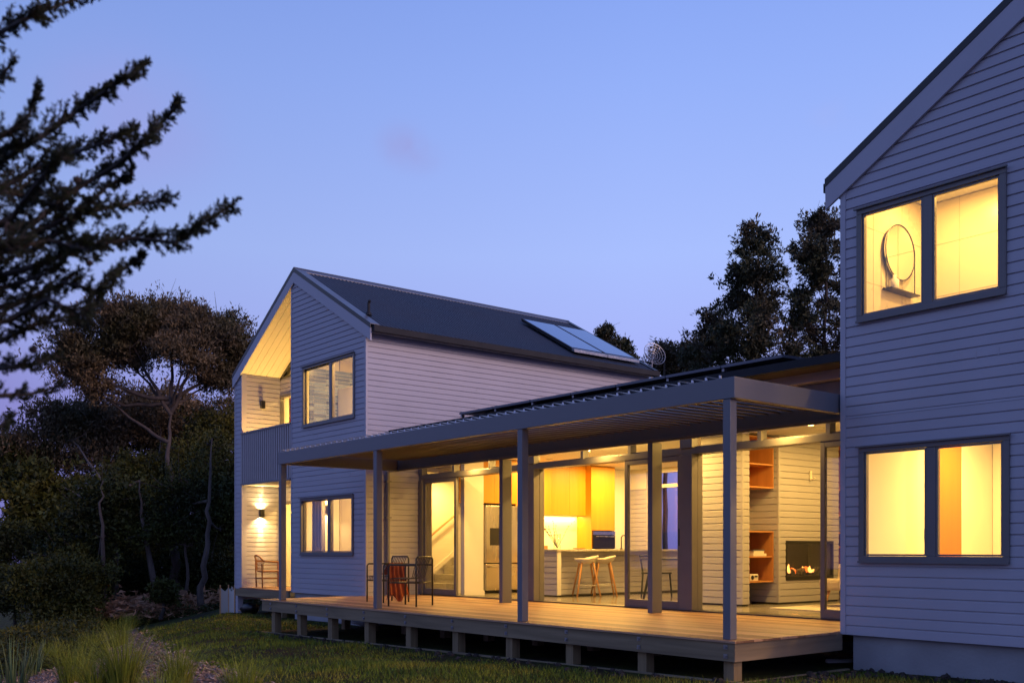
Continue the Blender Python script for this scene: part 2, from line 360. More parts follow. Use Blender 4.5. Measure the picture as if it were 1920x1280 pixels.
def core_wall(mb, axis, plane, lo, hi, z0, z1, holes=(), thick=.12):
    """solid wall behind the boards: between plane and plane+thick"""
    lof = lo if callable(lo) else (lambda z: lo); hif = hi if callable(hi) else (lambda z: hi)
    cuts = sorted({z0, z1} | {k for h in holes for k in (h[2], h[3]) if z0 < k < z1})
    for a, b in zip(cuts[:-1], cuts[1:]):
        la, ha, lb, hb = lof(a), hif(a), lof(b), hif(b)
        for (u0, u1) in intervals(la, ha, holes, a, b):
            v0 = lb if abs(u0 - la) < 1e-6 else u0; v1 = hb if abs(u1 - ha) < 1e-6 else u1
            P = lambda s_, z, d: pt(axis, plane, s_, z, d)
            q = [P(u0, a, 0), P(u1, a, 0), P(v1, b, 0), P(v0, b, 0)]; r_ = [P(u0, a, -thick), P(u1, a, -thick), P(v1, b, -thick), P(v0, b, -thick)]
            mb.quad(*q[::-1]).quad(*r_)
            for i in range(4):
                j = (i + 1) % 4; mb.quad(q[i], q[j], r_[j], r_[i])
    return mb
def window(parent, plane, s0, s1, z0, z1, mull, fw=.062, out=.045, sash_left_back=0.0):
    """aluminium window in a wall facing -X; mull = centre of the middle mullion"""
    f = MB(); X0, X1 = plane - out, plane + .06
    f.box(X0, X1, s0, s1, z0, z0 + fw).box(X0, X1, s0, s1, z1 - fw, z1)
    f.box(X0, X1, s0, s0 + fw, z0 + fw, z1 - fw).box(X0, X1, s1 - fw, s1, z0 + fw, z1 - fw)
    f.box(X0 + .012, X1, mull - .05, mull + .05, z0 + fw, z1 - fw)
    w = f.build('window', M['frame'], parent, bevel=.004)
    MB().box(X0 - .03, X0 - .002, s0 - .02, s1 + .02, z1 - .012, z1 + .006).build('head_flashing', M['frame'], w); MB().box(X0 - .02, X0 - .002, s0, s1, z0 - .012, z0 + .01).build('sill_flashing', M['frame'], w)
    for (a, b, dx) in ((s0 + fw, mull - .05, 0), (mull + .05, s1 - fw, sash_left_back)):
        g = MB(); k = .022
        xs = X0 + .018 + dx
        g.box(xs, xs + .03, a + .003, b - .003, z0 + fw + .003, z0 + fw + k).box(xs, xs + .03, a + .003, b - .003, z1 - fw - k, z1 - fw - .003)
        g.box(xs, xs + .03, a + .003, a + k, z0 + fw + k, z1 - fw - k).box(xs, xs + .03, b - k, b - .003, z0 + fw + k, z1 - fw - k)
        g.build('sash', M['frame'], w)
        MB().box(xs + .012, xs + .018, a + k - .004, b - k + .004, z0 + fw + k - .004, z1 - fw - k + .004).build('pane', M['glass'], w)
    return w
def corrug(parent, x0, x1, y_e, z_e, y_r, z_r, thick=.03):
    """corrugated sheet, ribs running up the slope"""
    mb = MB(); n = int((x1 - x0) / .095) * 6; sl = Vector((0, y_r - y_e, z_r - z_e)).normalized(); nr = Vector((0, -sl.z, sl.y)) if y_r > y_e else Vector((0, sl.z, -sl.y))
    if nr.z < 0: nr = -nr
    for k in range(n + 1):
        x = x0 + (x1 - x0) * k / n; h = .016 * math.sin(2 * math.pi * k / 6)
        for (y, z) in ((y_e, z_e), (y_r, z_r)): mb.v.append((x, y + nr.y * h, z + nr.z * h))
    for k in range(n): mb.f.append((2 * k, 2 * k + 2, 2 * k + 3, 2 * k + 1) if y_r > y_e else (2 * k + 1, 2 * k + 3, 2 * k + 2, 2 * k))
    d = Vector((0, nr.y, nr.z)) * -thick
    mb.quad(*[(x, y + d.y, z + d.z) for x, y, z in ((x0, y_e, z_e), (x0, y_r, z_r), (x1, y_r, z_r), (x1, y_e, z_e))])
    return mb.build('roof_sheet', M['roof'], parent, smooth=True)

# ------------------------------------------------------------------ ground
def gz(x, y):
    y_ = min(max(y, -2), 16.4)
    z = -.30 - .0176 * y_
    if y > 16.4: z -= .004 * (y - 16.4)
    # the bank falls away on the far side of the planting
    c = (x - (5.4 + (y - 16) * .14)) if y > 6 else (x - 4.0)
    d = x * RT.x + y * RT.y; fd = x * FW.x + y * FW.y
    lat = -d - (.235 * fd + 1.2)         # metres left of the planted edge
    if lat > 0: z -= min(lat * .22, 7)
    if fd > 32: z -= min((fd - 32) * .04, 3)
    z += .035 * math.sin(x * 1.3 + y * .7) * math.sin(y * 1.1 - x * .5) * (1 if x < 7.6 else .3)
    return z
mb = MB(); xs = np.concatenate([np.linspace(-400, -20, 12), np.linspace(-16, 26, 120), np.linspace(32, 500, 12)]); ys = np.concatenate([np.linspace(-60, -4, 8), np.linspace(-2, 40, 120), np.linspace(46, 600, 14)])
for x in xs:
    for y in ys: mb.v.append((float(x), float(y), gz(x, y)))
ny = len(ys)
for i in range(len(xs) - 1):
    for j in range(ny - 1): mb.f.append((i * ny + j, (i + 1) * ny + j, (i + 1) * ny + j + 1, i * ny + j + 1))
struct(mb.build('lawn_ground', M['lawn'], smooth=True))

def onground(px, py):
    d = FW + RT * ((px - 960) / FPX) + Vector((0, 0, (1029 - py) / FPX)); t = 4.0
    while t < 80:
        p = EYE + d * t
        if p.z < gz(p.x, p.y): break
        t += .03
    return EYE + d * t
def atdist(px, py, dist):
    return EYE + (FW + RT * ((px - 960) / FPX) + Vector((0, 0, (1029 - py) / FPX))) * dist

# mulch path and planting bed, a sheet that follows the ground
edge = [onground(*p) for p in ((236, 1168), (262, 1186), (292, 1206), (318, 1226), (350, 1242), (400, 1254), (470, 1276), (560, 1330), (700, 1450))]
mb = MB(); NB = 40
epts = []
for k in range(len(edge) - 1):
    for q in range(8): epts.append(edge[k].lerp(edge[k + 1], q / 8) + RT * random.uniform(-.04, .04))
epts.append(edge[-1])
for e in epts:
    for j in range(NB + 1):
        w_ = 7.5 * j / NB; x, y = e.x - RT.x * w_, e.y - RT.y * w_
        mb.v.append((x, y, gz(x, y) + .012 + random.uniform(-.004, .010)))
for i in range(len(epts) - 1):
    for j in range(NB): a = i * (NB + 1) + j; mb.f.append((a, a + NB + 1, a + NB + 2, a + 1))
struct(mb.build('mulch_path', M['mulch'], smooth=True))

# ------------------------------------------------------------------ gable houses
def gable_common(root, Yc, zr, halfw, X0, X1, slope, eave_over, near=None):
    """roof of a gable house whose ridge runs along X"""
    near = near or slope; SS = {-1: near, 1: slope}
    yl, yr_ = Yc - halfw - eave_over, Yc + halfw + eave_over; ze = zr - slope * (halfw + eave_over); zn = zr - near * (halfw + eave_over)
    rf = corrug(root, X0, X1, yl, zn, Yc, zr); rf.name = 'roof'
    r2 = corrug(rf, X0, X1, yr_, ze, Yc, zr)
    # ridge cap and barge flashing
    rc = MB(); nrm = Vector((0, -slope, 1)).normalized()
    for sg in (-1, 1):
        a = Vector((0, Yc, zr + .022)); b = Vector((0, Yc + sg * .16, zr + .022 - .16 * SS[sg])); rc.box
        rc.quad((X0 - .02, a.y, a.z + .012), (X1 + .02, a.y, a.z + .012), (X1 + .02, b.y, b.z + .004), (X0 - .02, b.y, b.z + .004))
        rc.quad((X0 - .02, b.y, b.z + .004), (X1 + .02, b.y, b.z + .004), (X1 + .02, b.y, b.z - .02), (X0 - .02, b.y, b.z - .02))
    rc.tube([(X0 - .02, Yc, zr + .028), (X1 + .02, Yc, zr + .028)], .022, 8)
    rc.build('ridge_cap', M['flash'], rf)
    for sg in (-1, 1):
        for xa in (X0, X1):
            fl = MB(); w_ = .17 if xa == X0 else -.12; ex = xa - (.035 if xa == X0 else -.02)
            ye = Yc + sg * (halfw + eave_over + .01); zee = zr - SS[sg] * (halfw + eave_over + .01)
            prof = [(Yc, zr + .034), (ye, zee + .034), (ye, zee - .055), (Yc, zr - .055)]
            lo_, hi_ = min(ex, ex + .012), max(ex, ex + .012)
            fl.prism(prof, lo_, hi_, lambda u, v, w: (w, u, v)); fl.build('barge_edge', M['blk'], rf); fl = MB()
            top = [(Yc, zr + .020), (ye, zee + .020), (ye, zee + .034), (Yc, zr + .034)]
            a_, b_ = (xa - .023, xa + w_) if xa == X0 else (xa - .12, xa + .008)
            fl.prism(top, a_, b_, lambda u, v, w: (w, u, v))
            fl.build('barge_flashing', M['flash'] if (xa == X0 and Yc > 10) else M['blk'], rf)
    return yl, yr_, ze, rf, zn
SL = .588; SLN = .550
# ---- left house
LX, LY0, LY1, LYC, LZR = 9.9, 16.62, 22.66, 19.56, 6.91
left = empty('gable_house', (9.9, 19.6, -.6), 'pale two storey weatherboard house with balcony recess and lit windows under dark roof', 'house')
yl, yr_, zef, lroof, ze = gable_common(left, LYC, LZR, 3.02, 9.875, 17.82, SL, .15, SLN)
lo = lambda z: max(LY0, LYC - (LZR - .02 - z) / SLN); hi = lambda z: min(LY1, LYC + (LZR - .02 - z) / SL)
zEL = LZR - SLN * (LYC - LY0) - .02
bay_hi = lambda z: min(19.72, hi(z))
LW_U = (17.02, 19.20, 3.47, 4.75); LW_L = (17.07, 19.30, .78, 1.98)
holesL = [LW_U, LW_L]
def seg_wall(root, axis, plane, lo_, hi_, z0, zbreaks, holes, belt=None, m='board', name='weatherboard_wall', thick=.12, coremat='plaster'):
    b = MB(); z1 = zbreaks[-1]
    board_wall(b, axis, plane, lo_, hi_, z0, z1, holes, belt=belt)
    w = b.build(name, M[m], root)
    c = MB(); zz = [z0 + .001] + list(zbreaks)
    for a, q in zip(zz[:-1], zz[1:]): core_wall(c, axis, plane + .002, lo_, hi_, a, q, holes, thick)
    c.build('inner_lining', M[coremat], w)
    return w
seg_wall(left, 'X', LX, lo, bay_hi, -.03, [zEL, LZR - .19], holesL, belt=2.30)
seg_wall(left, 'X', LX, 22.30, lambda z: min(LY1, hi(z)), -.03, [zEL, LZR - SL * 2.68 - .02], [], belt=2.30)
# side wall facing the kitchen wing (boards) with a plain frieze under the gutter
seg_wall(left, 'Y', LY0, LX, 17.75, -.03, [4.96], [(11.25, 13.6, -.03, 2.45)], belt=None)
MB().box(LX - .012, 17.75, LY0 - .03, LY0 + .1, 4.96, 5.12).build('frieze_board', M['trim'], left)
# outside back corner, rear walls (dark side)
MB().box(17.65, 17.75, LY0 + .12, LY1, -.3, 5.0).box(LX + .12, 17.75, LY1 - .1, LY1, -.3, 5.0).build('rear_wall', M['board'], left)
g_ = MB(); g_.poly([(17.7, LY0, 5.0), (17.7, LY1, 5.0), (17.7, LYC, LZR - .06)]); g_.build('rear_gable', M['board'], left)
# corner trims
c = MB(); c.box(LX - .026, LX + .02, LY0 - .024, LY0 + .035, -.03, 5.0).box(LX - .026, LX + .1, 19.70, 19.74, -.03, 6.72).box(LX - .026, LX + .1, 22.27, 22.31, -.03, 5.1).box(LX - .026, LX + .05, LY1 - .03, LY1 + .02, -.03, 4.95)
c.build('corner_trim', M['trim'], left)
# barge boards
def barge(root, Yc, zr, half, Xp, vdepth=.235, sgs=(-1, 1), near=None):
    b = MB()
    for sg in sgs:
        sl_ = near if (near and sg < 0) else SL
        ye = Yc + sg * half; prof = [(Yc, zr - .058), (ye, zr - sl_ * half - .058), (ye, zr - sl_ * half - .058 - vdepth), (Yc, zr - .058 - vdepth)]
        b.prism(prof, Xp, Xp + .03, lambda u, v, w: (w, u, v))
    return b.build('barge_board', M['trim'], root)
barge(left, LYC, LZR, 3.175, 9.845, near=SLN)
# gutters and fascia along the eaves
g_ = MB(); g_.box(9.88, 17.81, yl - .10, yl + .02, ze - .13, ze - .015).build('gutter', M['gutter'], lroof)
MB().box(9.88, 17.81, yr_ - .02, yr_ + .10, zef - .13, zef - .015).build('gutter', M['gutter'], lroof)
MB().box(9.88, 17.8, yl + .022, LY0 - .032, ze - .11, ze - .08).build('eave_soffit', M['trim'], left)
# recess: side linings, back walls, floors, ceilings
RX = 10.88
seg_wall(left, 'Y', 22.30, LX + .05, RX, .0, [2.38], [], name='recess_wall')
seg_wall(left, 'Y', 22.30, LX + .05, RX, 2.52, [5.03], [], name='recess_wall')
seg_wall(left, 'X', RX, 19.75, 22.30, .0, [2.38], [(20.55, 22.24, .0, 2.05)], name='recess_wall', thick=.1)
seg_wall(left, 'X', RX, 19.75, 22.30, 2.52, [5.0], [(20.5, 22.28, 2.52, 4.62)], name='recess_wall', thick=.1)
MB().box(LX + .13, RX + .1, 19.60, 19.74, -.03, 6.75).build('party_wall', M['plaster'], left)
MB().box(LX + .02, RX + .12, 19.745, 22.29, 2.40, 2.50).build('balcony_floor', M['soffit'], left)
# sloped lining of the recess ceiling (both sides of the ridge)
def slope_lining(root, ya, yb, x0, x1, drop, m, name):
    b = MB(); n = max(1, int(abs(x1 - x0) / .14))
    f = lambda y: LZR - SL * abs(y - LYC) - drop
    for k in range(n):
        xa = x0 + (x1 - x0) * k / n; xb = x0 + (x1 - x0) * (k + 1) / n - .006
        b.prism([(ya, f(ya)), (yb, f(yb)), (yb, f(yb) + .02), (ya, f(ya) + .02)], xa, xb, lambda u, v, w: (w, u, v))
    b.prism([(ya, f(ya) + .014), (yb, f(yb) + .014), (yb, f(yb) + .03), (ya, f(ya) + .03)], x0, x1, lambda u, v, w: (w, u, v))
    return b.build(name, M[m], root)
slope_lining(left, LYC, 22.70, 9.882, RX + .1, .26, 'soffit', 'recess_ceiling')
# gable glazing above the balcony door: triangle
f_ = lambda y: LZR - SL * (y - LYC) - .27
gw = MB()
def barx(b, ya, za, yb, zb, w_, x0, x1):
    b.prism([(ya, za), (yb, zb), (yb, zb - w_), (ya, za - w_)], x0, x1, lambda u, v, w: (w, u, v))
barx(gw, 19.76, f_(19.76), 22.28, f_(22.28), .07, RX - .02, RX + .09); gw.box(RX - .02, RX + .09, 19.76, 22.28, 5.0, 5.05); gw.box(RX - .02, RX + .09, 19.76, 19.82, 5.05, f_(19.8) - .07)
w = gw.build('gable_window', M['framedk'], left)
MB().prism([(19.82, f_(19.82) - .07), (19.82, 5.05), (22.0, 5.05), (22.0, f_(22.0) - .07)], RX + .03, RX + .036, lambda u, v, w: (w, u, v)).build('pane', M['glass'], w)
# balcony door + curtain
fr = MB()
for a, b in ((20.5, 20.56), (21.32, 21.40), (22.23, 22.28)): fr.box(RX - .03, RX + .07, a, b, 2.52, 4.62)
fr.box(RX - .03, RX + .07, 20.56, 22.23, 4.55, 4.62); d_ = fr.build('balcony_door', M['frame'], left)
MB().box(RX + .01, RX + .016, 20.56, 22.23, 2.55, 4.55).build('pane', M['glass'], d_)
cu = MB(); n = 60
for k in range(n):
    y0 = 20.60 + 1.50 * k / n; y1 = 20.60 + 1.50 * (k + 1) / n; f2 = lambda y: RX + .125 + .02 * math.sin(y * 55)
    cu.quad((f2(y0), y0, 2.55), (f2(y1), y1, 2.55), (f2(y1), y1, 4.55), (f2(y0), y0, 4.55))
cu = cu.build('red_curtain', M['red'], None, smooth=True); so = cu.modifiers.new('s', 'SOLIDIFY'); so.thickness = .004
tag(cu, 'red curtain hanging behind the upper balcony door', 'curtain')
# ground floor recess door
fr = MB()
for a, b in ((20.55, 20.62), (21.25, 21.33), (22.18, 22.24)): fr.box(RX - .03, RX + .07, a, b, .0, 2.05)
fr.box(RX - .03, RX + .07, 20.62, 22.18, 1.98, 2.05); d_ = fr.build('terrace_door', M['frame'], left)
MB().box(RX + .01, RX + .016, 21.33, 22.18, .04, 1.98).box(RX + .03, RX + .036, 20.62, 21.25, .04, 1.98).build('pane', M['glass'], d_)
# plinth and piles under the left house
MB().box(LX + .05, 17.64, LY0 + .12, 19.70, -.75, -.031).build('plinth', M['concrete'], left)
MB().box(10.95, 17.64, 19.71, LY1 - .06, -.75, -.031).build('plinth', M['board'], left)
MB().box(LX - .02, LX + .11, 22.50, 22.63, -.75, -.035).build('pile', M['board'], left)
MB().box(LX + .02, LX + .14, 20.25, 20.37, -.75, -.19).build('pile', M['pile'], left)
tr_ = MB().box(LX - .075, RX, 19.75, 22.28, -.035, .0); tr_.build('terrace_boards', M['deck'], left)
MB().box(LX - .08, LX - .035, 19.745, 22.5, -.20, -.037).build('terrace_fascia', M['fascia'], left)
# balcony balustrade of fine upright battens
bal = MB(); n = 24
for k in range(n):
    y = 19.77 + (22.27 - 19.77) * k / (n - 1); bal.box(LX - .035, LX + .005, y - .030, y + .030, 2.44, 3.60)
bt = bal.build('balustrade', mat('balustrade_glow_paint', (.40, .36, .36), .5, var=.05), left)  # batten colour lightened to stand in for afterglow that is blocked here
MB().box(LX + .008, LX + .014, 19.75, 22.29, 2.46, 3.60).build('gap_shade_sheet', M['framedk'], bt)  # dark sheet stands in for the shade between the battens
MB().box(LX - .05, LX + .03, 19.75, 22.29, 3.60, 3.64).box(LX - .05, LX + .03, 19.75, 22.29, 2.40, 2.44).build('handrail', M['perg'], bt)
# windows
window(left, LX, *LW_U, 17.99, out=.04, sash_left_back=.04); window(left, LX, *LW_L, 18.06, out=.04, sash_left_back=.04)
# downpipe on the side wall
dp = MB(); px_, py_ = 10.34, LY0 - .07
dp.tube([(px_, py_, 2.40), (px_, py_, .02)], .04, 14)
for z in (.55, 1.5, 2.2): dp.box(px_ - .055, px_ + .055, py_ - .05, LY0 - .02, z, z + .025)
dp.build('downpipe', M['perg'], left, smooth=False)
vp_ = MB(); vp_.tube([(10.18, 17.0, 5.44), (10.18, 17.0, 5.74), (10.18, 16.96, 5.79)], .028, 10); vp_.lathe([(.07, 0), (.035, .08)], (10.18, 17.0, 5.50), 12); vp_.build('roof_vent', M['gutter'], lroof)
# under-floor drain pipe at the corner
MB().tube([(9.75, 16.9, -.15), (9.75, 16.9, -.5), (9.85, 16.7, -.53), (10.6, 16.4, -.53)], .05, 12).build('drain_pipe', M['pvc'], left, smooth=True)

# interior of the left house
inn = MB(); inn.box(LX + .13, 13.2, 16.75, 19.59, -.02, .0).box(10.99, 13.2, 19.75, 22.5, -.02, .0); inn.build('inner_floor', M['floor'], left)
MB().box(LX + .13, 13.2, LY0 + .13, 19.59, 2.45, 2.60).box(10.99, 13.2, 19.75, 22.5, 2.45, 2.60).build('inner_ceiling', M['plaster'], left)
MB().prism([(16.75, 0), (22.5, 0), (22.5, 5.0), (19.62, 6.6), (16.75, 4.95)], 13.2, 13.3, lambda u, v, w: (w, u, v)).build('inner_wall', M['plaster2'], left)
MB().box(10.99, 13.19, 22.42, 22.50, 0, 2.44).box(10.99, 13.19, 22.42, 22.50, 2.61, 4.9).build('inner_wall', M['plaster'], left)
MB().box(11.0, 13.19, 19.60, 19.70, 0, 6.2).build('inner_wall', M['plaster2'], left)
MB().box(11.02, 11.12, 16.76, 19.59, 0, 2.44).build('inner_wall', M['plaster2'], left)
MB().box(LX + .14, 13.19, LY0 + .135, 19.59, 5.08, 5.14).box(10.99, 13.19, 19.75, 22.5, 5.9, 5.95).build('inner_ceiling', M['plaster'], left)
# bathroom: tiled wall facing the camera side, and a white cupboard
tl = MB(); ty = 19.45
zz = 2.62; r_ = 0
while zz < 4.80:
    x = 9.98
    while x < 12.3:
        tl.box(x, min(x + .288, 12.3), ty - .008, ty, zz, zz + .068); x += .295
    zz += .076
tl.build('wall_tiles', M['tilegrey'], left); MB().box(9.96, 12.4, ty + .001, 19.585, 2.6, 4.80).build('tile_grout', M['plaster'], left)
cb_ = MB().box(10.85, 11.5, 18.72, 19.43, 2.61, 4.42).build('tall_cupboard', M['plaster'], None, bevel=.01)
tag(cb_, 'tall white cupboard in the tiled upstairs bathroom', 'cupboard')
# stair beyond the kitchen seen through the left pane
st = empty('staircase', (12.3, 17.3, 0), 'pale stair rising behind the left glass door', 'staircase')
sb = MB()
for k in range(9): sb.box(12.0 + .25 * k, 14.6, 16.95, 17.75, .18 * k + (.001 if k else 0), .18 * (k + 1))
sb.build('steps', mat('stair_carpet', (.32, .31, .26), .95, var=.1, scale=30), st)
s2 = MB(); s2.prism([(11.9, .12), (14.5, 1.99), (14.5, 2.10), (11.9, .23)], 17.75, 17.79, lambda u, v, w: (u, w, v)); s2.build('stringer', M['plaster'], st)
MB().tube([(11.85, 17.70, .98), (14.2, 17.70, 2.67)], .022, 10).build('handrail', M['oak'], st, smooth=True)
MB().box(11.13, 13.19, 17.80, 17.9, .0, 2.44).build('stair_wall', M['plaster'], left)

# ---- right house
RXp, RY0, RY1, RYC, RZR = 9.71, .16, 6.18, 3.17, 6.85
right = empty('gable_house', (9.7, 3.2, -.4), 'nearer two storey weatherboard house with two large double windows and concrete plinth', 'house')
yl2, yr2, ze2, rroof, _ = gable_common(right, RYC, RZR, 3.01, 9.685, 18.2, SL, .19)
lo2 = lambda z: max(RY0, RYC - (RZR - .02 - z) / SL); hi2 = lambda z: min(RY1, RYC + (RZR - .02 - z) / SL)
RW_U = (4.41, 6.00, 3.345, 4.56); RW_L = (4.38, 5.975, .765, 2.0)
zER = RZR - SL * 3.01 - .02
seg_wall(right, 'X', RXp, lo2, hi2, -.03, [zER, RZR - .04], [RW_U, RW_L], belt=2.32)
MB().box(RXp + .13, 18.1, RY1 - .12, RY1, -.03, 5.0).build('side_wall', M['plaster'], right)
MB().box(RXp + .13, 18.1, RY1 + .002, RY1 + .02, -.03, 5.0).build('side_cladding', M['board'], right)
MB().box(RXp + .13, 18.1, RY0, RY0 + .12, -.03, 5.0).box(18.0, 18.1, RY0 + .13, RY1 - .13, -.03, 5.0).build('rear_wall', M['board'], right)
MB().poly([(18.05, RY0, 5.0), (18.05, RY1, 5.0), (18.05, RYC, RZR - .04)]).build('rear_gable', M['board'], right)
MB().box(RXp - .026, RXp + .12, RY1 - .035, RY1 + .026, -.03, 4.95).build('corner_trim', M['trim'], right)
barge(right, RYC, RZR, 3.205, 9.655, .25)
MB().box(9.70, 18.2, yr2 - .02, yr2 + .06, ze2 - .10, ze2 - .0).build('gutter', M['gutter'], rroof)
MB().box(RXp + .06, 18.0, RY0 + .1, RY1 - .08, -.9, -.031).build('plinth', M['concrete'], right)
window(right, RXp, *RW_U, 5.20); window(right, RXp, *RW_L, 5.165)
# rooms of the right house
MB().box(RXp + .13, 14, RY0 + .13, RY1 - .13, -.02, .0).box(RXp + .13, 14, RY0 + .13, RY1 - .13, 2.55, 2.68).build('inner_floor', M['floor'], right)
MB().box(RXp + .13, 14, RY0 + .13, RY1 - .13, 2.40, 2.54).box(RXp + .13, 14, RY0 + .13, RY1 - .13, 4.93, 4.98).build('inner_ceiling', M['plaster'], right)
MB().box(12.9, 13.0, RY0 + .13, RY1 - .13, .0, 2.39).build('inner_wall', M['plaster'], right)
MB().box(11.14, 11.24, RY0 + .13, RY1 - .13, 2.69, 4.92).build('inner_wall', M['tilewhite'], right)
MB().box(RXp + .13, 11.13, RY1 - .15, RY1 - .124, 2.69, 4.92).build('tiled_wall', M['tilewhite'], right)
MB().box(RXp + .13, 11.13, 3.85, 3.95, 2.69, 4.92).build('inner_wall', M['tilewhite'], right)  # unseen partition, added so the mirror has a bright wall to reflect
# joints between the big bathroom tiles
jt = MB()
for z in (3.23, 3.83, 4.43): jt.box(11.136, 11.1395, 2, RY1 - .15, z, z + .004); jt.box(RXp + .14, 11.13, RY1 - .1525, RY1 - .1505, z, z + .004)
for y in (2.6, 3.2, 3.8, 4.4, 5.0, 5.6): jt.box(11.136, 11.1395, y, y + .004, 2.7, 4.92)
for x in (10.05, 10.65): jt.box(x, x + .004, RY1 - .1525, RY1 - .1505, 2.7, 4.92)
jt.build('tile_joint', mat('tile_grout', (.45, .40, .33), .8), right)
dr = MB().box(11.45, 12.0, RY1 - .17, RY1 - .128, .0, 2.39); dd = dr.build('wardrobe_door', M['door'], right)
# switch
tag(MB().box(11.20, 11.28, RY1 - .135, RY1 - .122, 1.02, 1.14).build('light_switch', M['plaster'], None), 'white light switch on the wall behind the lower right window', 'switch')
# mirror
mi = empty('round_mirror', (10.55, 6.02, 4.2), 'round mirror with a thin black shelf frame in the upper right window', 'mirror')
mz, mx_, my_ = 4.255, 10.53, RY1 - .15
ring = MB(); pr = [Vector((mx_ + .31 * math.cos(t), my_ - .052, mz + .31 * math.sin(t))) for t in [2 * math.pi * k / 40 for k in range(41)]]
mg = MB(); mg.prism([(mx_ + .303 * math.cos(2 * math.pi * k / 40), mz + .303 * math.sin(2 * math.pi * k / 40)) for k in range(40)], my_ - .05, my_ - .03, lambda u, v, w: (u, w, v)); mg.build('mirror_glass', M['mirror'], mi)
ring.tube(pr, .007, 6, caps=False)
for sx in (-.30, .31): ring.tube([(mx_ + sx, my_ - .05, mz - .02), (mx_ + sx, my_ - .05, mz - .44)], .007, 6)
ring.tube([(mx_ - .30, my_ - .02, mz - .44), (mx_ + .31, my_ - .02, mz - .44)], .006, 6)
ring.build('mirror_frame', M['blk'], mi); MB().box(mx_ - .30, mx_ + .31, my_ - .12, my_ - .003, mz - .46, mz - .445).build('shelf', M['blk'], mi)
bt_ = MB().lathe([(.045, 0), (.05, .01), (.05, .10), (.02, .13), (.02, .16)], (mx_ - .16, my_ - .07, mz - .445), 14).build('soap_bottle', M['plaster'], None, smooth=True); tag(bt_, 'small white bottle on the mirror shelf', 'bottle')

jr = random.Random(4); jn = MB()
for axis, plane, a, b, z0, z1 in (('X', RXp, 3.0, 6.1, 0, 4.8), ('Y', LY0, 10.0, 17.5, 2.6, 4.8), ('X', LX, 16.8, 19.6, 0, 5)):
    for k in range(9 if axis == 'X' else 14):
        z = -.03 + PITCH * jr.randint(1, int((z1 - .1) / PITCH)); s_ = jr.uniform(a, b)
        if z < z0: continue
        if axis == 'X' and ((RW_U[0] - .1 < s_ < RW_U[1] + .1 or LW_U[0] - .1 < s_ < LW_U[1] + .1) and (.6 < z < 2.1 or 3.2 < z < 4.7)): continue
        if axis == 'X': jn.box(plane - .0195, plane - .0172, s_, s_ + .012, z + .002, z + PITCH * .78)
        else: jn.box(s_, s_ + .012, plane - .0195, plane - .0172, z + .002, z + PITCH * .78)
        jo = jn.build('board_joiner', M['board'], right if plane == RXp else left); jn = MB()
# ------------------------------------------------------------------ kitchen wing
FX = 11.10
wing = empty('kitchen_wing', (11.1, 11.4, 0), 'single storey glazed kitchen wing linking the two gabled houses', 'wing')
BX = 17.0
MB().box(FX + .02, BX, 6.2, 16.50, -.06, .0).build('floor_slab', M['floor'], wing)
MB().box(FX + .16, BX, 6.2, 16.50, 2.76, 2.84).build('ceiling', M['plaster'], wing)
# back wall with big window
bw = MB(); core_wall(bw, 'X', BX, 6.2, 16.55, 0, 2.76, [(12.4, 15.95, .89, 2.70)]); bw.build('back_wall', M['plaster'], wing)
bb = MB(); board_wall(bb, 'X', BX - .002, 12.4, 16.55, 0, .885, []); board_wall(bb, 'X', BX - .002, 15.96, 16.55, .885, 2.3, []); bb.build('back_cladding', M['board'], wing)
bf = MB()
for y in (12.4, 13.3, 15.89): bf.box(BX - .03, BX + .08, y, y + .06, .89, 2.70)
bf.box(BX - .04, BX + .09, 12.4, 15.95, .86, .90).box(BX - .04, BX + .09, 12.4, 15.95, 2.30, 2.38).box(BX - .04, BX + .09, 12.4, 15.95, 2.64, 2.70)
bfo = bf.build('rear_window', M['trim'], wing); MB().box(BX + .02, BX + .026, 12.46, 15.89, .90, 2.64).build('pane', M['glass'], bfo)
# header over the glazing, wall above, fascia, roof
MB().box(FX + .02, FX + .15, 6.2, 16.56, 2.74, 3.02).build('header_wall', M['perg'], wing)
MB().box(FX - .14, FX + .15, 6.2, 16.56, 3.03, 3.145).build('fascia_band', M['trim'], wing)
rs_ = MB(); rs_.prism([(10.42, 3.155), (17.3, 3.40), (17.3, 3.46), (10.42, 3.215)], 6.2, 16.52, lambda u, v, w: (u, w, v)); rfo = rs_.build('roof', M['roof'], wing)
MB().box(10.32, 10.42, 6.22, 16.50, 3.10, 3.20).build('gutter', M['gutter'], rfo)
MB().prism([(10.43, 3.138), (10.955, 3.141), (10.955, 3.153), (10.43, 3.153)], 6.2, 16.5, lambda u, v, w: (u, w, v)).build('eave_soffit', wood('eave_ply', (.035, .022, .013), (.06, .038, .02), 'Y', boards=False), rfo)
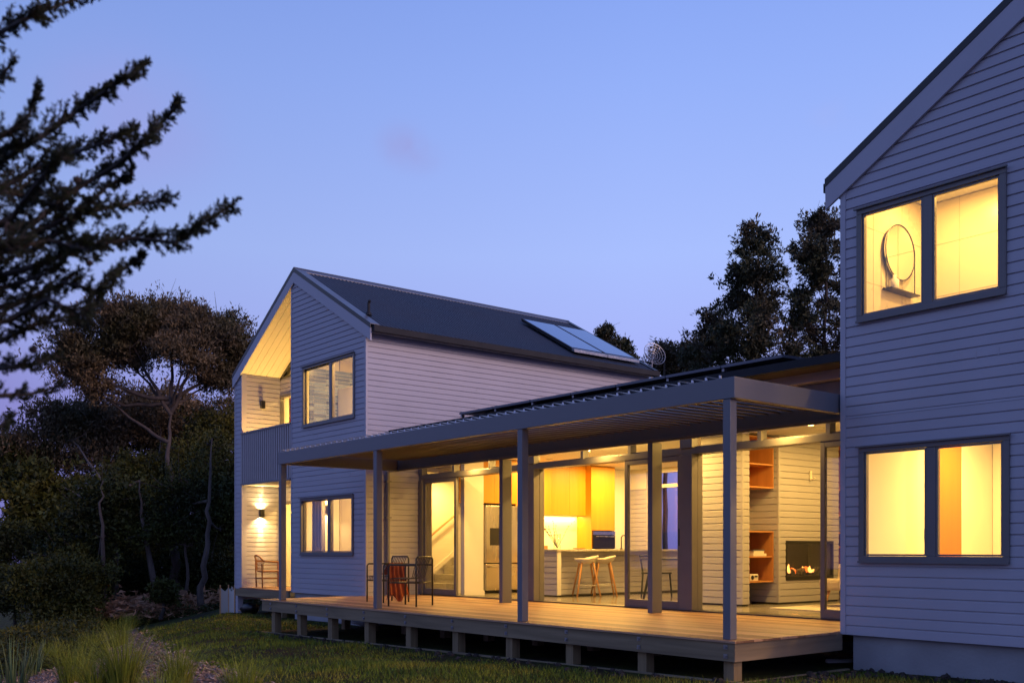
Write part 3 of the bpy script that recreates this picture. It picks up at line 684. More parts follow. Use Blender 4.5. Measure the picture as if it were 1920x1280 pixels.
# glazing grid
def jamb(y0, y1, x0=FX, x1=FX + .22): return (x0, x1, y0, y1)
fr = MB()
fr.box(FX, FX + .22, 6.2, 16.56, 2.275, 2.365)          # transom
fr.box(FX, FX + .22, 6.2, 16.56, 2.68, 2.74)            # head
fr.build('transom', M['frame'], wing, bevel=.004)
MB().box(FX - .01, FX + .24, 6.2, 16.56, -.03, .018).build('sill_track', M['framedk'], wing)
for (a, b) in ((16.46, 16.57), (13.03, 13.22), (9.51, 9.74)):
    cm = MB().box(FX - .03, FX + .10, a, b, .018, 2.274).box(FX - .03, FX + .10, a, b, 2.366, 2.679); cm.box(FX + .115, FX + .22, a + .01, b - .005, .018, 2.274); cm.build('column', M['frame'], wing, bevel=.003)
for bay in ((15.45, 14.33), (11.87, 10.80), (8.36, 7.30)):
    for y in bay: MB().box(FX + .01, FX + .14, y - .03, y + .03, 2.366, 2.679).build('clerestory_mullion', M['frame'], wing)
for (a, b) in ((13.22, 14.30), (14.36, 15.42), (15.48, 16.46), (9.74, 10.77), (10.83, 11.84), (11.90, 13.03), (6.22, 7.27), (7.33, 8.33), (8.39, 9.51)):
    k = MB(); k.box(FX + .06, FX + .10, a, b, 2.366, 2.39).box(FX + .06, FX + .10, a, b, 2.655, 2.679)
    cw = k.build('clerestory_window', M['frame'], wing); MB().box(FX + .077, FX + .083, a, b, 2.39, 2.655).build('pane', M['glass'], cw)
def slider(y0, y1, x, stile=.075):
    k = MB(); k.box(x, x + .045, y0, y0 + stile, .02, 2.274).box(x, x + .045, y1 - stile, y1, .02, 2.274)
    k.box(x, x + .045, y0 + stile, y1 - stile, .02, .13).box(x, x + .045, y0 + stile, y1 - stile, 2.20, 2.274)
    d = k.build('sliding_door', M['frame'], wing, bevel=.003); MB().box(x + .019, x + .026, y0 + stile - .01, y1 - stile + .01, .12, 2.21).build('pane', M['glass'], d)
    MB().box(x - .012, x - .001, (y0 + .02), (y0 + .045), .95, 1.2).build('handle', M['framedk'], d)
for (a, b) in ((15.36, 16.46), (9.75, 10.90), (6.22, 7.41)):
    o_ = {15.36: .075, 9.75: .06, 6.22: .035}[a]; slider(a, b, FX + .01, .065); slider(a + o_, b + min(o_, .05), FX + .075, .065)
# solar panels on the wing's roof edge
for k in range(7):
    y0 = 7.42 + .966 * k; r_ = empty('photovoltaic_module', (10.3, y0, 3.25), ('first', 'second', 'third', 'fourth', 'fifth', 'sixth', 'last')[k] + ' dark flat solar panel from the nearer gabled house along the kitchen roof edge', 'solar panel', 'flat solar panels on the kitchen roof edge')
    f = lambda u, v, w: (u, w, v)
    MB().prism([(10.32, 3.262), (11.95, 3.32), (11.95, 3.355), (10.32, 3.297)], y0, y0 + .95, f).build('panel_frame', M['flash'], r_)
    MB().prism([(10.34, 3.299), (11.93, 3.356), (11.93, 3.360), (10.34, 3.303)], y0 + .02, y0 + .93, f).build('cells', mat('solar_glass', (.01, .012, .03), .08), r_) if k == 0 else MB().prism([(10.34, 3.299), (11.93, 3.356), (11.93, 3.360), (10.34, 3.303)], y0 + .02, y0 + .93, f).build('cells', bpy.data.materials['solar_glass'], r_)
    MB().box(10.36, 10.42, y0 + .93, y0 + .97, 3.222, 3.262).build('clamp', M['steel'], r_)

# interior walls of the wing
nib = MB().box(11.5, 11.97, 15.62, 15.74, .0, 2.755).build('nib_wall', M['plaster'], wing)
MB().box(11.49, 11.985, 15.605, 15.618, .0, .09).build('skirting', M['plaster'], wing)
MB().box(13.65, BX, 16.50, 16.58, .0, 2.755).box(11.98, 13.64, 16.50, 16.58, 0, 2.755).build('kitchen_wall', M['plaster'], wing)
# blade wall, fireplace wall and book alcoves, all clad in the same boards
def clad(nm, x0, x1, y0, y1, z1=2.755):
    b = MB(); board_wall(b, 'X', x0, y0, y1, .03, z1); board_wall(b, 'Y', y0, x0, x1, .03, z1); w = b.build(nm, M['board'], wing)
    MB().box(x0 + .001, x1, y0 + .001, y1, .03, z1).build('wall_core', M['plaster'], w); MB().box(x0 - .02, x0 + .02, y0 - .022, y0 + .018, .03, z1).build('corner_trim', M['trim'], w)
    MB().box(x0 + .01, x1, y0 + .01, y1, .0, .029).build('kick', M['blk'], w)
    return w
clad('blade_wall', 12.70, 12.86, 9.88, 10.70)
# fireplace wall with an opening
FH = (13.80, 15.16, .385, 1.04)
b = MB(); board_wall(b, 'Y', 9.87, 13.62, 15.33, .03, 2.755, [FH]); board_wall(b, 'X', 13.62, 9.87, 10.50, .03, 2.755)
fw_ = b.build('fireplace_wall', M['board'], wing)
c = MB(); core_wall(c, 'Y', 9.871, 13.621, 15.33, .03, 2.755, [FH], .12); c.box(13.625, 15.33, 10.40, 10.50, .03, 2.755).box(13.625, 13.70, 9.99, 10.40, .03, 2.755).box(15.25, 15.33, 9.99, 10.40, .03, 2.755); c.build('wall_core', M['plaster'], fw_)
MB().box(13.60, 13.64, 9.848, 9.888, .03, 2.755).build('corner_trim', M['trim'], fw_)
MB().box(13.63, 15.33, 9.88, 10.4, .0, .029).build('kick', M['blk'], fw_)
b = MB(); board_wall(b, 'Y', 10.50, 12.86, 17.0, .03, 2.755); ab = b.build('alcove_wall', M['board'], wing); MB().box(12.86, 17.0, 10.501, 10.6, .0, 2.755).build('wall_core', M['plaster'], ab)
fp = empty('fireplace', (14.5, 9.87, .4), 'black framed gas fireplace burning in the weatherboard wall', 'fireplace')
k = MB(); x0, x1, z0, z1 = FH
k.box(x0, x1, 9.845, 9.90, z0, z0 + .07).box(x0, x1, 9.845, 9.90, z1 - .05, z1).box(x0, x0 + .03, 9.845, 9.90, z0 + .07, z1 - .05).box(x1 - .03, x1, 9.845, 9.90, z0 + .07, z1 - .05)
k.build('fire_frame', M['blk'], fp)
k = MB(); k.box(x0, x1, 10.34, 10.36, z0, z1).box(x0, x1, 9.91, 10.34, z0, z0 + .03).box(x0, x1, 9.91, 10.34, z1 - .02, z1).box(x0, x0 + .02, 9.91, 10.34, z0 + .03, z1 - .02).box(x1 - .02, x1, 9.91, 10.34, z0 + .03, z1 - .02); k.build('firebox', M['blk'], fp)
MB().box(x0 + .03, x1 - .03, 9.868, 9.874, z0 + .07, z1 - .05).build('fire_glass', M['glass'], fp)
def rock(c, r, seed, n=1):
    import bmesh
    rnd = random.Random(seed); bm = bmesh.new(); bmesh.ops.create_icosphere(bm, subdivisions=2, radius=r)
    for v in bm.verts: v.co *= rnd.uniform(.72, 1.2)
    mbx = MB(); mbx.v = [tuple(v.co + Vector(c)) for v in bm.verts]; mbx.f = [tuple(q.index for q in f.verts) for f in bm.faces]; bm.free(); return mbx
emF = emis('flame', (1.0, .42, .09), 3); emC = emis('ember', (1.0, .16, .02), 1.2)
for k in range(9):
    x = 13.92 + .125 * k; c_ = (x, 10.06 + random.uniform(-.06, .08), .52 + random.uniform(-.01, .03))
    rock(c_, random.uniform(.045, .07), k).build('coal', M['barkd'] if k % 3 else emC, fp)
for x, y, h, s in ((13.87, 10.02, .24, .07), (14.07, 10.0, .22, .055), (14.17, 10.08, .17, .05), (14.57, 10.05, .16, .045), (14.72, 10.02, .17, .05), (14.9, 10.05, .14, .045), (14.30, 10.1, .10, .035)):
    f = MB(); h *= .68; s *= .8; f.lathe([(s * .6, 0), (s, h * .25), (s * .75, h * .55), (s * .3, h * .8), (.004, h)], (x, y, .50), 10)
    f.v = [(a + .02 * math.sin(c * 40 + x * 9), b, c) for a, b, c in f.v]; f.build('flame', emF, fp, smooth=True)

lamp('POINT', (14.4, 10.1, .62), 4, .08, (1, .35, .06), parent=fp, name='fire_light')
def shelf_unit(x0, x1, zs, label, dark=False):
    r_ = empty('wall_shelf', (x0, 9.9, zs[0]), label, 'shelf')
    y0, y1 = 9.93, 10.49
    for z in zs: MB().box(x0, x1, y0, y1, z - .022, z).build('shelf_board', M['ply'], r_, bevel=.002)
    MB().box(x1 - .022, x1, y0 + .001, y1, zs[0] + .001, zs[-1] - .023).build('side_panel', M['ply'], r_)
    MB().box(x0, x0 + .022, y0 + .001, y1, zs[0] + .001, zs[-1] - .023).build('side_panel', M['ply'], r_)
    MB().box(x0 + .023, x1 - .023, y1 - .02, y1 - .001, zs[0] + .001, zs[-1] - .023).build('back_panel', M['ply'], r_)
    return r_
shelf_unit(12.87, 13.58, (1.91, 2.28, 2.72), 'upper wooden shelf box in the alcove left of the fireplace')
shelf_unit(12.87, 13.58, (.387, .787, 1.195), 'lower wooden shelf box in the alcove left of the fireplace')
shelf_unit(15.36, 16.2, (1.5, 1.95, 2.72), 'upper wooden shelf box right of the fireplace'); shelf_unit(15.36, 16.2, (.387, .95, 1.195), 'lower wooden shelf box right of the fireplace')
def bookpile(x, y, z, specs, labels):
    zz = z
    for (w_, d_, h_, m_), lb in zip(specs, labels):
        tag(MB().box(x - w_ / 2, x + w_ / 2, y - d_ / 2, y + d_ / 2, zz + .0005, zz + h_).build('book', M[m_], None, bevel=.003), lb, 'book', 'books on the lower shelf'); zz += h_
bookpile(13.22, 10.05, .787, ((.34, .24, .045, 'book'), (.26, .2, .04, 'book'), (.30, .2, .02, 'book2')), ('large pale book at the bottom of the pile beside the fireplace', 'smaller pale book in the middle of the pile beside the fireplace', 'thin dark book on top of the pile beside the fireplace'))
ra = empty('radio', (13.12, 10.02, .387), 'small cream radio on the lowest shelf beside the fireplace', 'radio')
MB().box(13.02, 13.23, 9.97, 10.07, .388, .50).build('case', M['book'], ra, bevel=.008)
MB().prism([(13.075 + .035 * math.cos(t * math.pi / 8), .445 + .035 * math.sin(t * math.pi / 8)) for t in range(16)], 9.963, 9.969, lambda u, v, w: (u, w, v)).build('speaker_grille', M['blk'], ra)
MB().box(13.13, 13.20, 9.963, 9.969, .45, .475).build('dial', M['blk'], ra)
bl = MB().lathe([(.03, 0), (.07, .01), (.10, .05), (.105, .055), (.06, .015)], (13.02, 10.1, 1.195), 18).build('wooden_bowl', M['ply'], None, smooth=True); tag(bl, 'shallow wooden bowl on top of the lower shelf box', 'bowl')
hk = empty('wall_hook', (14.475, 9.85, 2.1), 'small cream wall hook on the boards above the fireplace', 'hook')
MB().box(14.45, 14.50, 9.825, 9.848, 2.06, 2.22).build('back_plate', M['stool'], hk, bevel=.006); MB().tube([(14.475, 9.83, 2.09), (14.475, 9.77, 2.07), (14.475, 9.75, 2.10)], .014, 8).build('peg', M['stool'], hk)

# ------------------------------------------------------------------ kitchen furniture
isl = empty('kitchen_island', (12.5, 14.5, 0), 'weatherboard kitchen island with pale stone top and two stools', 'kitchen island')
b = MB(); board_wall(b, 'X', 12.50, 14.03, 15.02, .03, .86); b.build('end_cladding', M['board'], isl)
MB().box(12.501, 12.60, 14.03, 15.02, .03, .86).build('end_panel', M['plaster'], isl)
b = MB(); board_wall(b, 'Y', 14.30, 12.60, 16.95, .03, .86); b.build('front_cladding', M['board'], isl); MB().box(12.602, 16.95, 14.301, 14.98, .03, .86).build('carcass', M['plaster'], isl)
MB().box(12.52, 16.95, 14.05, 14.95, .0, .029).build('kick', M['blk'], isl)
MB().box(12.47, 16.98, 14.0, 15.05, .861, .90).build('benchtop', M['bench'], isl, bevel=.004)
fr_ = empty('refrigerator', (12.8, 16.3, 0), 'stainless steel double door refrigerator with black dispenser', 'refrigerator')
MB().box(12.33, 13.24, 16.10, 16.48, .03, 1.80).build('body', M['blk'], fr_)
for (a, b_) in ((12.345, 12.78), (12.795, 13.225)):
    d = MB().box(a, b_, 16.03, 16.095, .62, 1.79).build('door', M['stain'], fr_, bevel=.008)
    hx = b_ - .05 if a < 12.5 else a + .05
    MB().tube([(hx, 16.03, .7), (hx, 15.985, .72), (hx, 15.985, 1.6), (hx, 16.03, 1.62)], .012, 8).build('handle', M['stain'], d, smooth=True)
dw = MB().box(12.345, 13.225, 16.03, 16.095, .06, .60).build('freezer_drawer', M['stain'], fr_, bevel=.008)
MB().tube([(12.42, 16.03, .54), (12.42, 15.985, .54), (13.15, 15.985, .54), (13.15, 16.03, .54)], .012, 8).build('handle', M['stain'], dw)
MB().box(12.46, 12.68, 16.018, 16.029, .98, 1.33).build('water_dispenser', M['blk'], fr_)
def cabinet(nm, x0, x1, y0, z0, z1, doors, label):
    r_ = empty(nm, (x0, y0, z0), label, 'cabinet'); MB().box(x0, x1, y0 + .02, 16.482, z0, z1).build('carcass', M['cab'], r_)
    w_ = (x1 - x0) / doors
    for k in range(doors): MB().box(x0 + w_ * k + .002, x0 + w_ * (k + 1) - .002, y0, y0 + .018, z0 + .002, z1 - .002).build('door', M['cab'], r_, bevel=.0015)
    return r_
cabinet('wall_cabinet', 13.26, 15.30, 16.20, 1.64, 2.75, 4, 'long run of golden veneer wall cabinets above the lit splashback')
cabinet('cabinet_over_fridge', 12.0, 13.25, 16.10, 1.84, 2.75, 2, 'golden veneer cabinet above the refrigerator')
cabinet('oven_tower', 15.31, 16.02, 16.02, 1.32, 2.75, 1, 'tall golden veneer cabinet above the black oven')
cabinet('base_cabinet', 13.26, 15.30, 15.95, .05, .86, 4, 'base cabinets behind the island under the splashback')
MB().box(15.283, 15.309, 16.02, 16.482, .05, 2.75).build('end_panel', M['cab'], bpy.data.objects['oven_tower'])
cabinet('low_cabinet', 15.31, 16.02, 16.02, .05, .90, 1, 'low golden cabinet below the black oven')
MB().box(13.25, 15.30, 15.93, 16.49, .861, .90).build('rear_benchtop', M['bench'], None); tag(bpy.data.objects['rear_benchtop'], 'rear stone benchtop under the bright splashback', 'benchtop')
MB().box(13.26, 15.30, 16.485, 16.4985, .90, 1.64).build('splashback', M['plaster'], wing)
ov = empty('oven', (15.66, 16.02, .91), 'black built-in oven with steel handle in the golden cabinet', 'oven')
MB().box(15.315, 16.015, 16.03, 16.49, .905, 1.315).build('body', M['blk'], ov); MB().box(15.325, 16.005, 15.995, 16.028, .915, 1.21).build('door', mat('oven_glass', (.01, .01, .01), .1), ov, bevel=.004)
MB().box(15.325, 16.005, 15.998, 16.028, 1.22, 1.30).build('control_panel', M['stain'], ov); MB().tube([(15.38, 15.97, 1.185), (15.95, 15.97, 1.185)], .009, 8).build('handle', M['stain'], ov)
fa = MB().tube([(15.05, 14.86, .90), (15.05, 14.86, 1.15), (15.05, 14.82, 1.19), (15.02, 14.66, 1.19), (15.02, 14.64, 1.17), (15.02, 14.64, 1.12)], .012, 10).lathe([(.03, 0), (.03, .02)], (15.05, 14.86, .90), 12).build('kitchen_tap', M['blk'], None, smooth=True); tag(fa, 'black gooseneck tap on the far end of the island', 'tap')
va = empty('vase', (12.92, 14.5, .9), 'tall glass vase of bare twigs on the island', 'vase')
MB().lathe([(.07, 0), (.072, .01), (.072, .30), (.066, .30), (.066, .012)], (12.92, 14.5, .901), 20).build('glass_cylinder', M['glass2'], va, smooth=True)
tw = MB(); rnd = random.Random(3)
for k in range(11):
    a = rnd.uniform(0, 6.28); p = Vector((12.92, 14.5, .92)); pts = [p.copy()]; lean = Vector((math.cos(a) * .05, math.sin(a) * .05, .085))
    L_ = rnd.randint(5, 8) 
    for q in range(L_): p = p + lean + Vector((rnd.uniform(-.02, .02), rnd.uniform(-.02, .02), 0)); lean.z -= .006; pts.append(p.copy())
    tw.tube(pts, [.004 - .0004 * i for i in range(len(pts))], 5)
    for q in pts[3:]: tw.lathe([(.002, 0), (.010, .01), (.002, .022)], q, 5)
tw.build('twigs', M['barkd'], va)
tray = MB().box(12.55, 12.85, 14.70, 15.0, .901, .925).box(12.55, 12.85, 14.70, 14.712, .925, .97).box(12.55, 12.85, 14.988, 15.0, .925, .97).build('wooden_tray', M['oak'], None); tag(tray, 'low wooden tray at the near end of the island', 'tray')
pl = MB().lathe([(.06, 0), (.13, .012), (.14, .022), (.05, .008)], (13.55, 14.55, .901), 20).build('platter', M['oak'], None, smooth=True); tag(pl, 'shallow wooden platter on the island behind the stools', 'platter')

# bar stools with shell seats
def make_stool():
    r_ = empty('bar_stool', (0, 0, 0), 'cream shell bar stool with splayed oak legs, nearer the vase', 'bar stool', 'bar stools at the island'); r_['_root'] = 1
    s = MB(); n = 28; rings = 7
    for i in range(rings + 1):
        t = i / rings
        for j in range(n):
            a = 2 * math.pi * j / n; rr = .225 * t ** .62
            back = max(0, -math.sin(a)); z = .65 + .085 * t ** 2.2 + .055 * (t ** 2.2) * back + (.0)
            s.v.append((rr * 1.08 * math.cos(a), rr * math.sin(a) * .95, z))
    for i in range(rings):
        for j in range(n): s.f.append((i * n + j, i * n + (j + 1) % n, (i + 1) * n + (j + 1) % n, (i + 1) * n + j))
    o = s.build('seat', M['stool'], r_, smooth=True); md = o.modifiers.new('s', 'SOLIDIFY'); md.thickness = .03; md.offset = 1; o.modifiers.new('u', 'SUBSURF').levels = 1; o.modifiers['u'].render_levels = 1
    for sx in (-1, 1):
        for sy in (-1, 1): MB().tube([(sx * .245, sy * .225, 0), (sx * .12, sy * .11, .64), (sx * .09, sy * .08, .675)], [.016, .021, .019], 10).build('leg', M['oak'], r_, smooth=True)
    MB().tube([(-.2, -.185, .22), (.2, -.185, .22), (.2, .185, .22), (-.2, .185, .22), (-.2, -.185, .22)], .006, 6).build('footrest', M['steel'], r_)
    return r_
s1 = make_stool(); s2_ = copy_tree(s1); s1.location = (12.98, 13.74, 0); s2_.location = (13.44, 13.74, 0); s1.rotation_euler.z = R(58); s2_.rotation_euler.z = R(52)
s2_['label'] = 'cream shell bar stool with splayed oak legs, farther from the vase'

# dining table and chairs in dark timber
M['dkwood'] = mat('dark_timber', (.035, .04, .035), .5)
dt = empty('dining_table', (13.9, 11.9, 0), 'dark dining table with splayed legs behind the closed glass door', 'dining table')
MB().box(13.2, 14.9, 11.45, 12.55, .715, .745).build('tabletop', M['dkwood'], dt, bevel=.006)
for x, y, sx, sy in ((13.35, 11.6, -1, -1), (13.35, 12.4, -1, 1), (14.75, 11.6, 1, -1), (14.75, 12.4, 1, 1)): MB().tube([(x, y, .714), (x + sx * .12, y + sy * .10, 0)], [.03, .02], 8).build('leg', M['dkwood'], dt, smooth=True)
def make_dchair():
    r_ = empty('dining_chair', (0, 0, 0), 'dark timber dining chair tucked at the long side of the dining table', 'chair', 'dining chairs'); r_['_root'] = 1
    MB().box(-.21, .21, -.2, .2, .44, .47).build('seat', M['dkwood'], r_, bevel=.01)
    for sx in (-1, 1):
        MB().tube([(sx * .2, -.2, 0), (sx * .18, -.17, .44)], .016, 8).build('leg', M['dkwood'], r_); MB().tube([(sx * .2, .2, 0), (sx * .18, .18, .45), (sx * .19, .24, .78)], .016, 8).build('leg', M['dkwood'], r_)
    MB().tube([(-.2, .24, .77), (0, .27, .78), (.2, .24, .77)], .022, 8).build('backrest', M['dkwood'], r_)
    return r_
dc = make_dchair()
for k, (x, y, rz, lb) in enumerate(((13.5, 11.25, 180, 'dark timber dining chair on the near side of the dining table'), (14.3, 11.25, 180, 'dark timber dining chair farther along the near side of the dining table'), (13.9, 12.8, 0, 'dark timber dining chair on the far side of the dining table'))):
    o = dc if k == 0 else copy_tree(dc); o.location = (x, y, 0); o.rotation_euler.z = R(rz); o['label'] = lb

# armchair and rug
rg = MB().box(12.55, 15.6, 7.3, 9.25, .001, .016).build('rug', M['rug'], None, bevel=.004); tag(rg, 'pale woven rug on the concrete floor before the fireplace', 'rug')
ac = empty('armchair', (13.75, 8.75, 0), 'cream upholstered armchair with wooden legs behind the right glass door', 'armchair', rz=R(35)); ac['_root'] = 1
sh = MB(); n = 22; m_ = 9
for i in range(m_ + 1):
    t = i / m_
    for j in range(n + 1):
        u = -1 + 2 * j / n; a = u * R(105)
        rx, ry = .36 + .03 * t, .34 + .05 * t; top = .93 - .28 * abs(u) ** 2.2
        sh.v.append((rx * math.sin(a), -ry * math.cos(a) - .04 * t, .30 + (top - .30) * t))
for i in range(m_):
    for j in range(n): sh.f.append((i * (n + 1) + j, i * (n + 1) + j + 1, (i + 1) * (n + 1) + j + 1, (i + 1) * (n + 1) + j))
o = sh.build('back_shell', M['fab'], ac, smooth=True); md = o.modifiers.new('s', 'SOLIDIFY'); md.thickness = .07; md.offset = 0; bv = o.modifiers.new('b', 'BEVEL'); bv.width = .02; bv.segments = 3
MB().box(-.31, .31, -.28, .36, .27, .44).build('seat', M['fab'], ac, bevel=.05)
for sx in (-1, 1):
    for sy in (-1, 1): MB().tube([(sx * .22, sy * .22, .28), (sx * .29, sy * .29, .018)], [.022, .012], 8).build('leg', M['oak'], ac, smooth=True)

# ------------------------------------------------------------------ deck
DX = 7.84
deck = empty('timber_deck', (8, 11, -.4), 'raised timber deck on square piles along the glazed wing', 'deck')
b = MB(); x = DX - .02; k = 0
while x < 11.06:
    w_ = min(.14, 11.07 - x)
    ye = 16.83 if x < 9.86 else 16.585
    ys_ = 6.17 if x + w_ < 9.68 else 6.21
    b.box(x, x + w_, ys_, ye, -.022, .0); x += .1453; k += 1
b.build('deck_boards', M['deck'], deck)
MB().box(DX, DX + .045, 6.20, 16.81, -.205, -.023).build('fascia', M['fascia'], deck)
MB().box(DX + .002, 9.70, 6.19, 6.235, -.205, -.0235).build('end_fascia', M['fasciax'], deck)
MB().box(DX + .046, 9.86, 16.77, 16.81, -.205, -.0235).build('end_fascia', M['fasciax'], deck)
jm = MB()
for y in np.arange(6.7, 16.6, .45): jm.box(DX + .05, 11.0, y, y + .045, -.20, -.024)
jm.build('joists', M['pile'], deck)
def colY(px, X):
    d = FW + RT * ((px - 960) / FPX); return d.y * X / d.x
for i, px in enumerate((1372, 1204, 1068, 955, 854, 766, 688, 619, 561, 513)):
    y = colY(px, DX + .06); y = min(y, 16.74) - .07
    if i == 0: y = 6.24
    for xx in ((DX + .05, 9.3) if i > 1 else (DX + .05,)):
        MB().box(xx, xx + .125, y, y + .125, gz(xx, y) - .3, -.206).build('pile', M['pile'], deck)
    for zz in (-.065, -.155):
        w_ = MB().box(DX - .007, DX - .001, y + .035, y + .085, zz - .022, zz + .022); w_.build('bolt_washer', M['steel'], deck); 
        MB().prism([(y + .06 + .013 * math.cos(t * math.pi / 3), zz + .013 * math.sin(t * math.pi / 3)) for t in range(6)], DX - .018, DX - .008, lambda u, v, w: (w, u, v)).build('bolt_nut', M['steel'], deck)
# ground board along the edge of the deck
eb = MB()
for k in range(10):
    y0 = 6.1 + 1.07 * k; y1 = y0 + 1.065; z0, z1 = -.425 - .0176 * (y0 - 6.1), -.425 - .0176 * (y1 - 6.1)
    i = len(eb.v); eb.v += [(DX - .02, y0, z0 - .12), (DX + .03, y0, z0 - .12), (DX + .03, y1, z1 - .12), (DX - .02, y1, z1 - .12), (DX - .02, y0, z0 + .03), (DX + .03, y0, z0 + .03), (DX + .03, y1, z1 + .03), (DX - .02, y1, z1 + .03)]
    eb.f += [tuple(i + q for q in f) for f in ((0, 3, 2, 1), (4, 5, 6, 7), (0, 1, 5, 4), (1, 2, 6, 5), (2, 3, 7, 6), (3, 0, 4, 7))]
eb.box(DX + .031, 9.7, 6.10, 6.15, -.55, -.40)
tag(eb.build('edging_board', M['fascia'], None), 'long timber edging board on the ground below the deck edge', 'edging')

# ------------------------------------------------------------------ pergola
pg = empty('pergola', (9, 11.3, 0), 'grey louvred pergola on slim posts over the timber deck', 'pergola')
PX0, PX1 = 7.90, 10.36; PY0, PY1 = 6.24, 16.30
def py_(p): return colY(p, PX0)
MB().box(PX0, PX0 + .075, PY0 + .004, PY1, 2.395, 2.605).build('front_beam', M['perg'], pg, bevel=.004)
MB().box(PX0 + .001, PX1 + .1, PY0, PY0 + .075, 2.3955, 2.6045).build('end_beam', M['perg'], pg, bevel=.004)
MB().box(PX0 + .076, PX1, PY1 - .075, PY1, 2.396, 2.604).build('end_beam', M['perg'], pg, bevel=.004)
MB().box(PX1, PX1 + .075, PY0 + .08, 16.56, 2.40, 2.604).build('rear_beam', M['perg'], pg, bevel=.004)
MB().box(PX0 + .076, PX0 + .10, PY0 + .08, PY1 - .08, 2.42, 2.45).box(PX1 - .024, PX1 - .001, PY0 + .08, PY1 - .08, 2.42, 2.45).build('blade_rail', M['perg'], pg)
for px in (1369.5, 979, 706, 527):
    y = colY(px, PX0 + .01); MB().box(PX0 + .01, PX0 + .11, y, y + .095, .001, 2.394).build('post', M['perg'], pg, bevel=.004)
for yy in (13.0, 9.62):
    MB().box(10.36, 10.56, yy, yy + .09, .001, 2.399).build('post', M['perg'], pg, bevel=.004)
nb = 54
for k in range(nb):
    y = 6.42 + .1805 * k
    if y > 16.15: break
    prof = [(y - .012, 2.600), (y + .185, 2.653), (y + .185, 2.645), (y - .004, 2.592), (y - .004, 2.578), (y - .018, 2.580), (y - .018, 2.598)]
    o = MB().prism(prof, PX0 + .004, PX1 + .05, lambda u, v, w: (w, u, v)).build('louvre_blade', M['blade'], pg)
    MB().prism([(y - .020, 2.606), (y + .012, 2.612), (y + .012, 2.640), (y - .012, 2.634)], PX0 - .002, PX0 + .003, lambda u, v, w: (w, u, v)).build('end_cap', M['clip'], o)

# ------------------------------------------------------------------ terrace chairs
def make_pchair():
    r_ = empty('slatted_chair', (0, 0, 0), 'olive steel slatted armchair facing away', 'chair', 'slatted steel chairs on the deck'); r_['_root'] = 1
    # local: faces +Y (front at +Y), width along X
    hw = .265; fy, ry = .26, -.24
    for sx in (-1, 1):
        MB().tube([(sx * hw, fy, 0), (sx * hw, fy, .62), (sx * hw, fy - .03, .65), (sx * hw, ry + .02, .65), (sx * hw, ry, .65)], .0145, 8).build('arm_frame', M['olive'], r_, smooth=True)
    MB().tube([(-hw, ry, 0), (-hw, ry, .74), (-hw + .035, ry, .775), (hw - .035, ry, .775), (hw, ry, .74), (hw, ry, 0)], .0145, 8).build('rear_frame', M['olive'], r_, smooth=True)
    MB().tube([(-hw, fy - .02, .37), (hw, fy - .02, .37)], .010, 8).tube([(-hw, ry + .02, .37), (hw, ry + .02, .37)], .010, 8).tube([(-hw, fy, .37), (-hw, ry, .37)], .009, 8).tube([(hw, fy, .37), (hw, ry, .37)], .009, 8).build('seat_frame', M['olive'], r_, smooth=True)
    n = 9
    for k in range(n):
        x = -.205 + .41 * k / (n - 1)
        path = [(x, fy - .01, .36), (x, fy + .03, .385), (x, fy + .02, .425), (x, fy - .03, .44), (x, .0, .425), (x, -.10, .43), (x, -.14, .46), (x, -.205, .70), (x, -.235, .77), (x, -.26, .775)]
        path = [Vector(p) for p in path]
        s = MB(); i0 = 0; ww = .0085
        for j, p in enumerate(path):
            s.v += [(p.x - ww, p.y, p.z), (p.x + ww, p.y, p.z)]
        for j in range(len(path) - 1): s.f.append((2 * j, 2 * j + 1, 2 * j + 3, 2 * j + 2))
        o = s.build('slat', M['olive'], r_); md = o.modifiers.new('s', 'SOLIDIFY'); md.thickness = .006
    return r_
A = make_pchair(); B = copy_tree(A)
A.location = (9.13, 14.60, .0); A.rotation_euler.z = R(90); A['label'] = 'slatted steel chair with the rust red throw over its arm'
B.location = (8.77, 13.34, .0); B.rotation_euler.z = R(27); B['label'] = 'bare slatted steel chair with its back to the glass door'
# throw draped over chair A's near arm
th = MB(); nx, nz_ = 30, 34; yarm = 14.60 - .265
for i in range(nx + 1):
    u = i / nx
    for j in range(nz_ + 1):
        v = -1 + 2 * j / nz_
        Ln = .60 - .06 * math.sin(u * 9) if v < 0 else .20
        dz = abs(v) * Ln; spread = .75 + .35 * abs(v)
        xx = 9.12 + (u - .5) * .40 * spread + .02 * math.sin(v * 4)
        off = (.018 + .045 * min(1, abs(v) * 2.5) + .022 * math.sin(u * 26 + v * 2)) * (1 if v > 0 else -1) * min(1, abs(v) * 8)
        th.v.append((xx, yarm + off, .672 - dz + .004 * math.sin(u * 30)))
for i in range(nx):
    for j in range(nz_): a = i * (nz_ + 1) + j; th.f.append((a, a + nz_ + 1, a + nz_ + 2, a + 1))
t_ = th.build('throw_blanket', M['throw'], None, smooth=True); md = t_.modifiers.new('s', 'SOLIDIFY'); md.thickness = .008; tag(t_, 'rust red wool throw hanging over a chair arm', 'throw')
frg = MB(); rnd = random.Random(5)
for k in range(60):
    u = rnd.random(); xx = 9.12 + (u - .5) * .40 * 1.1; z = .672 - (.60 - .06 * math.sin(u * 9)) + .005; y = yarm - .063 - .022 * math.sin(u * 26 - 2)
    frg.tube([(xx, y, z), (xx + rnd.uniform(-.008, .008), y, z - .035)], .0018, 4)
frg.build('fringe', M['throwp'], t_)

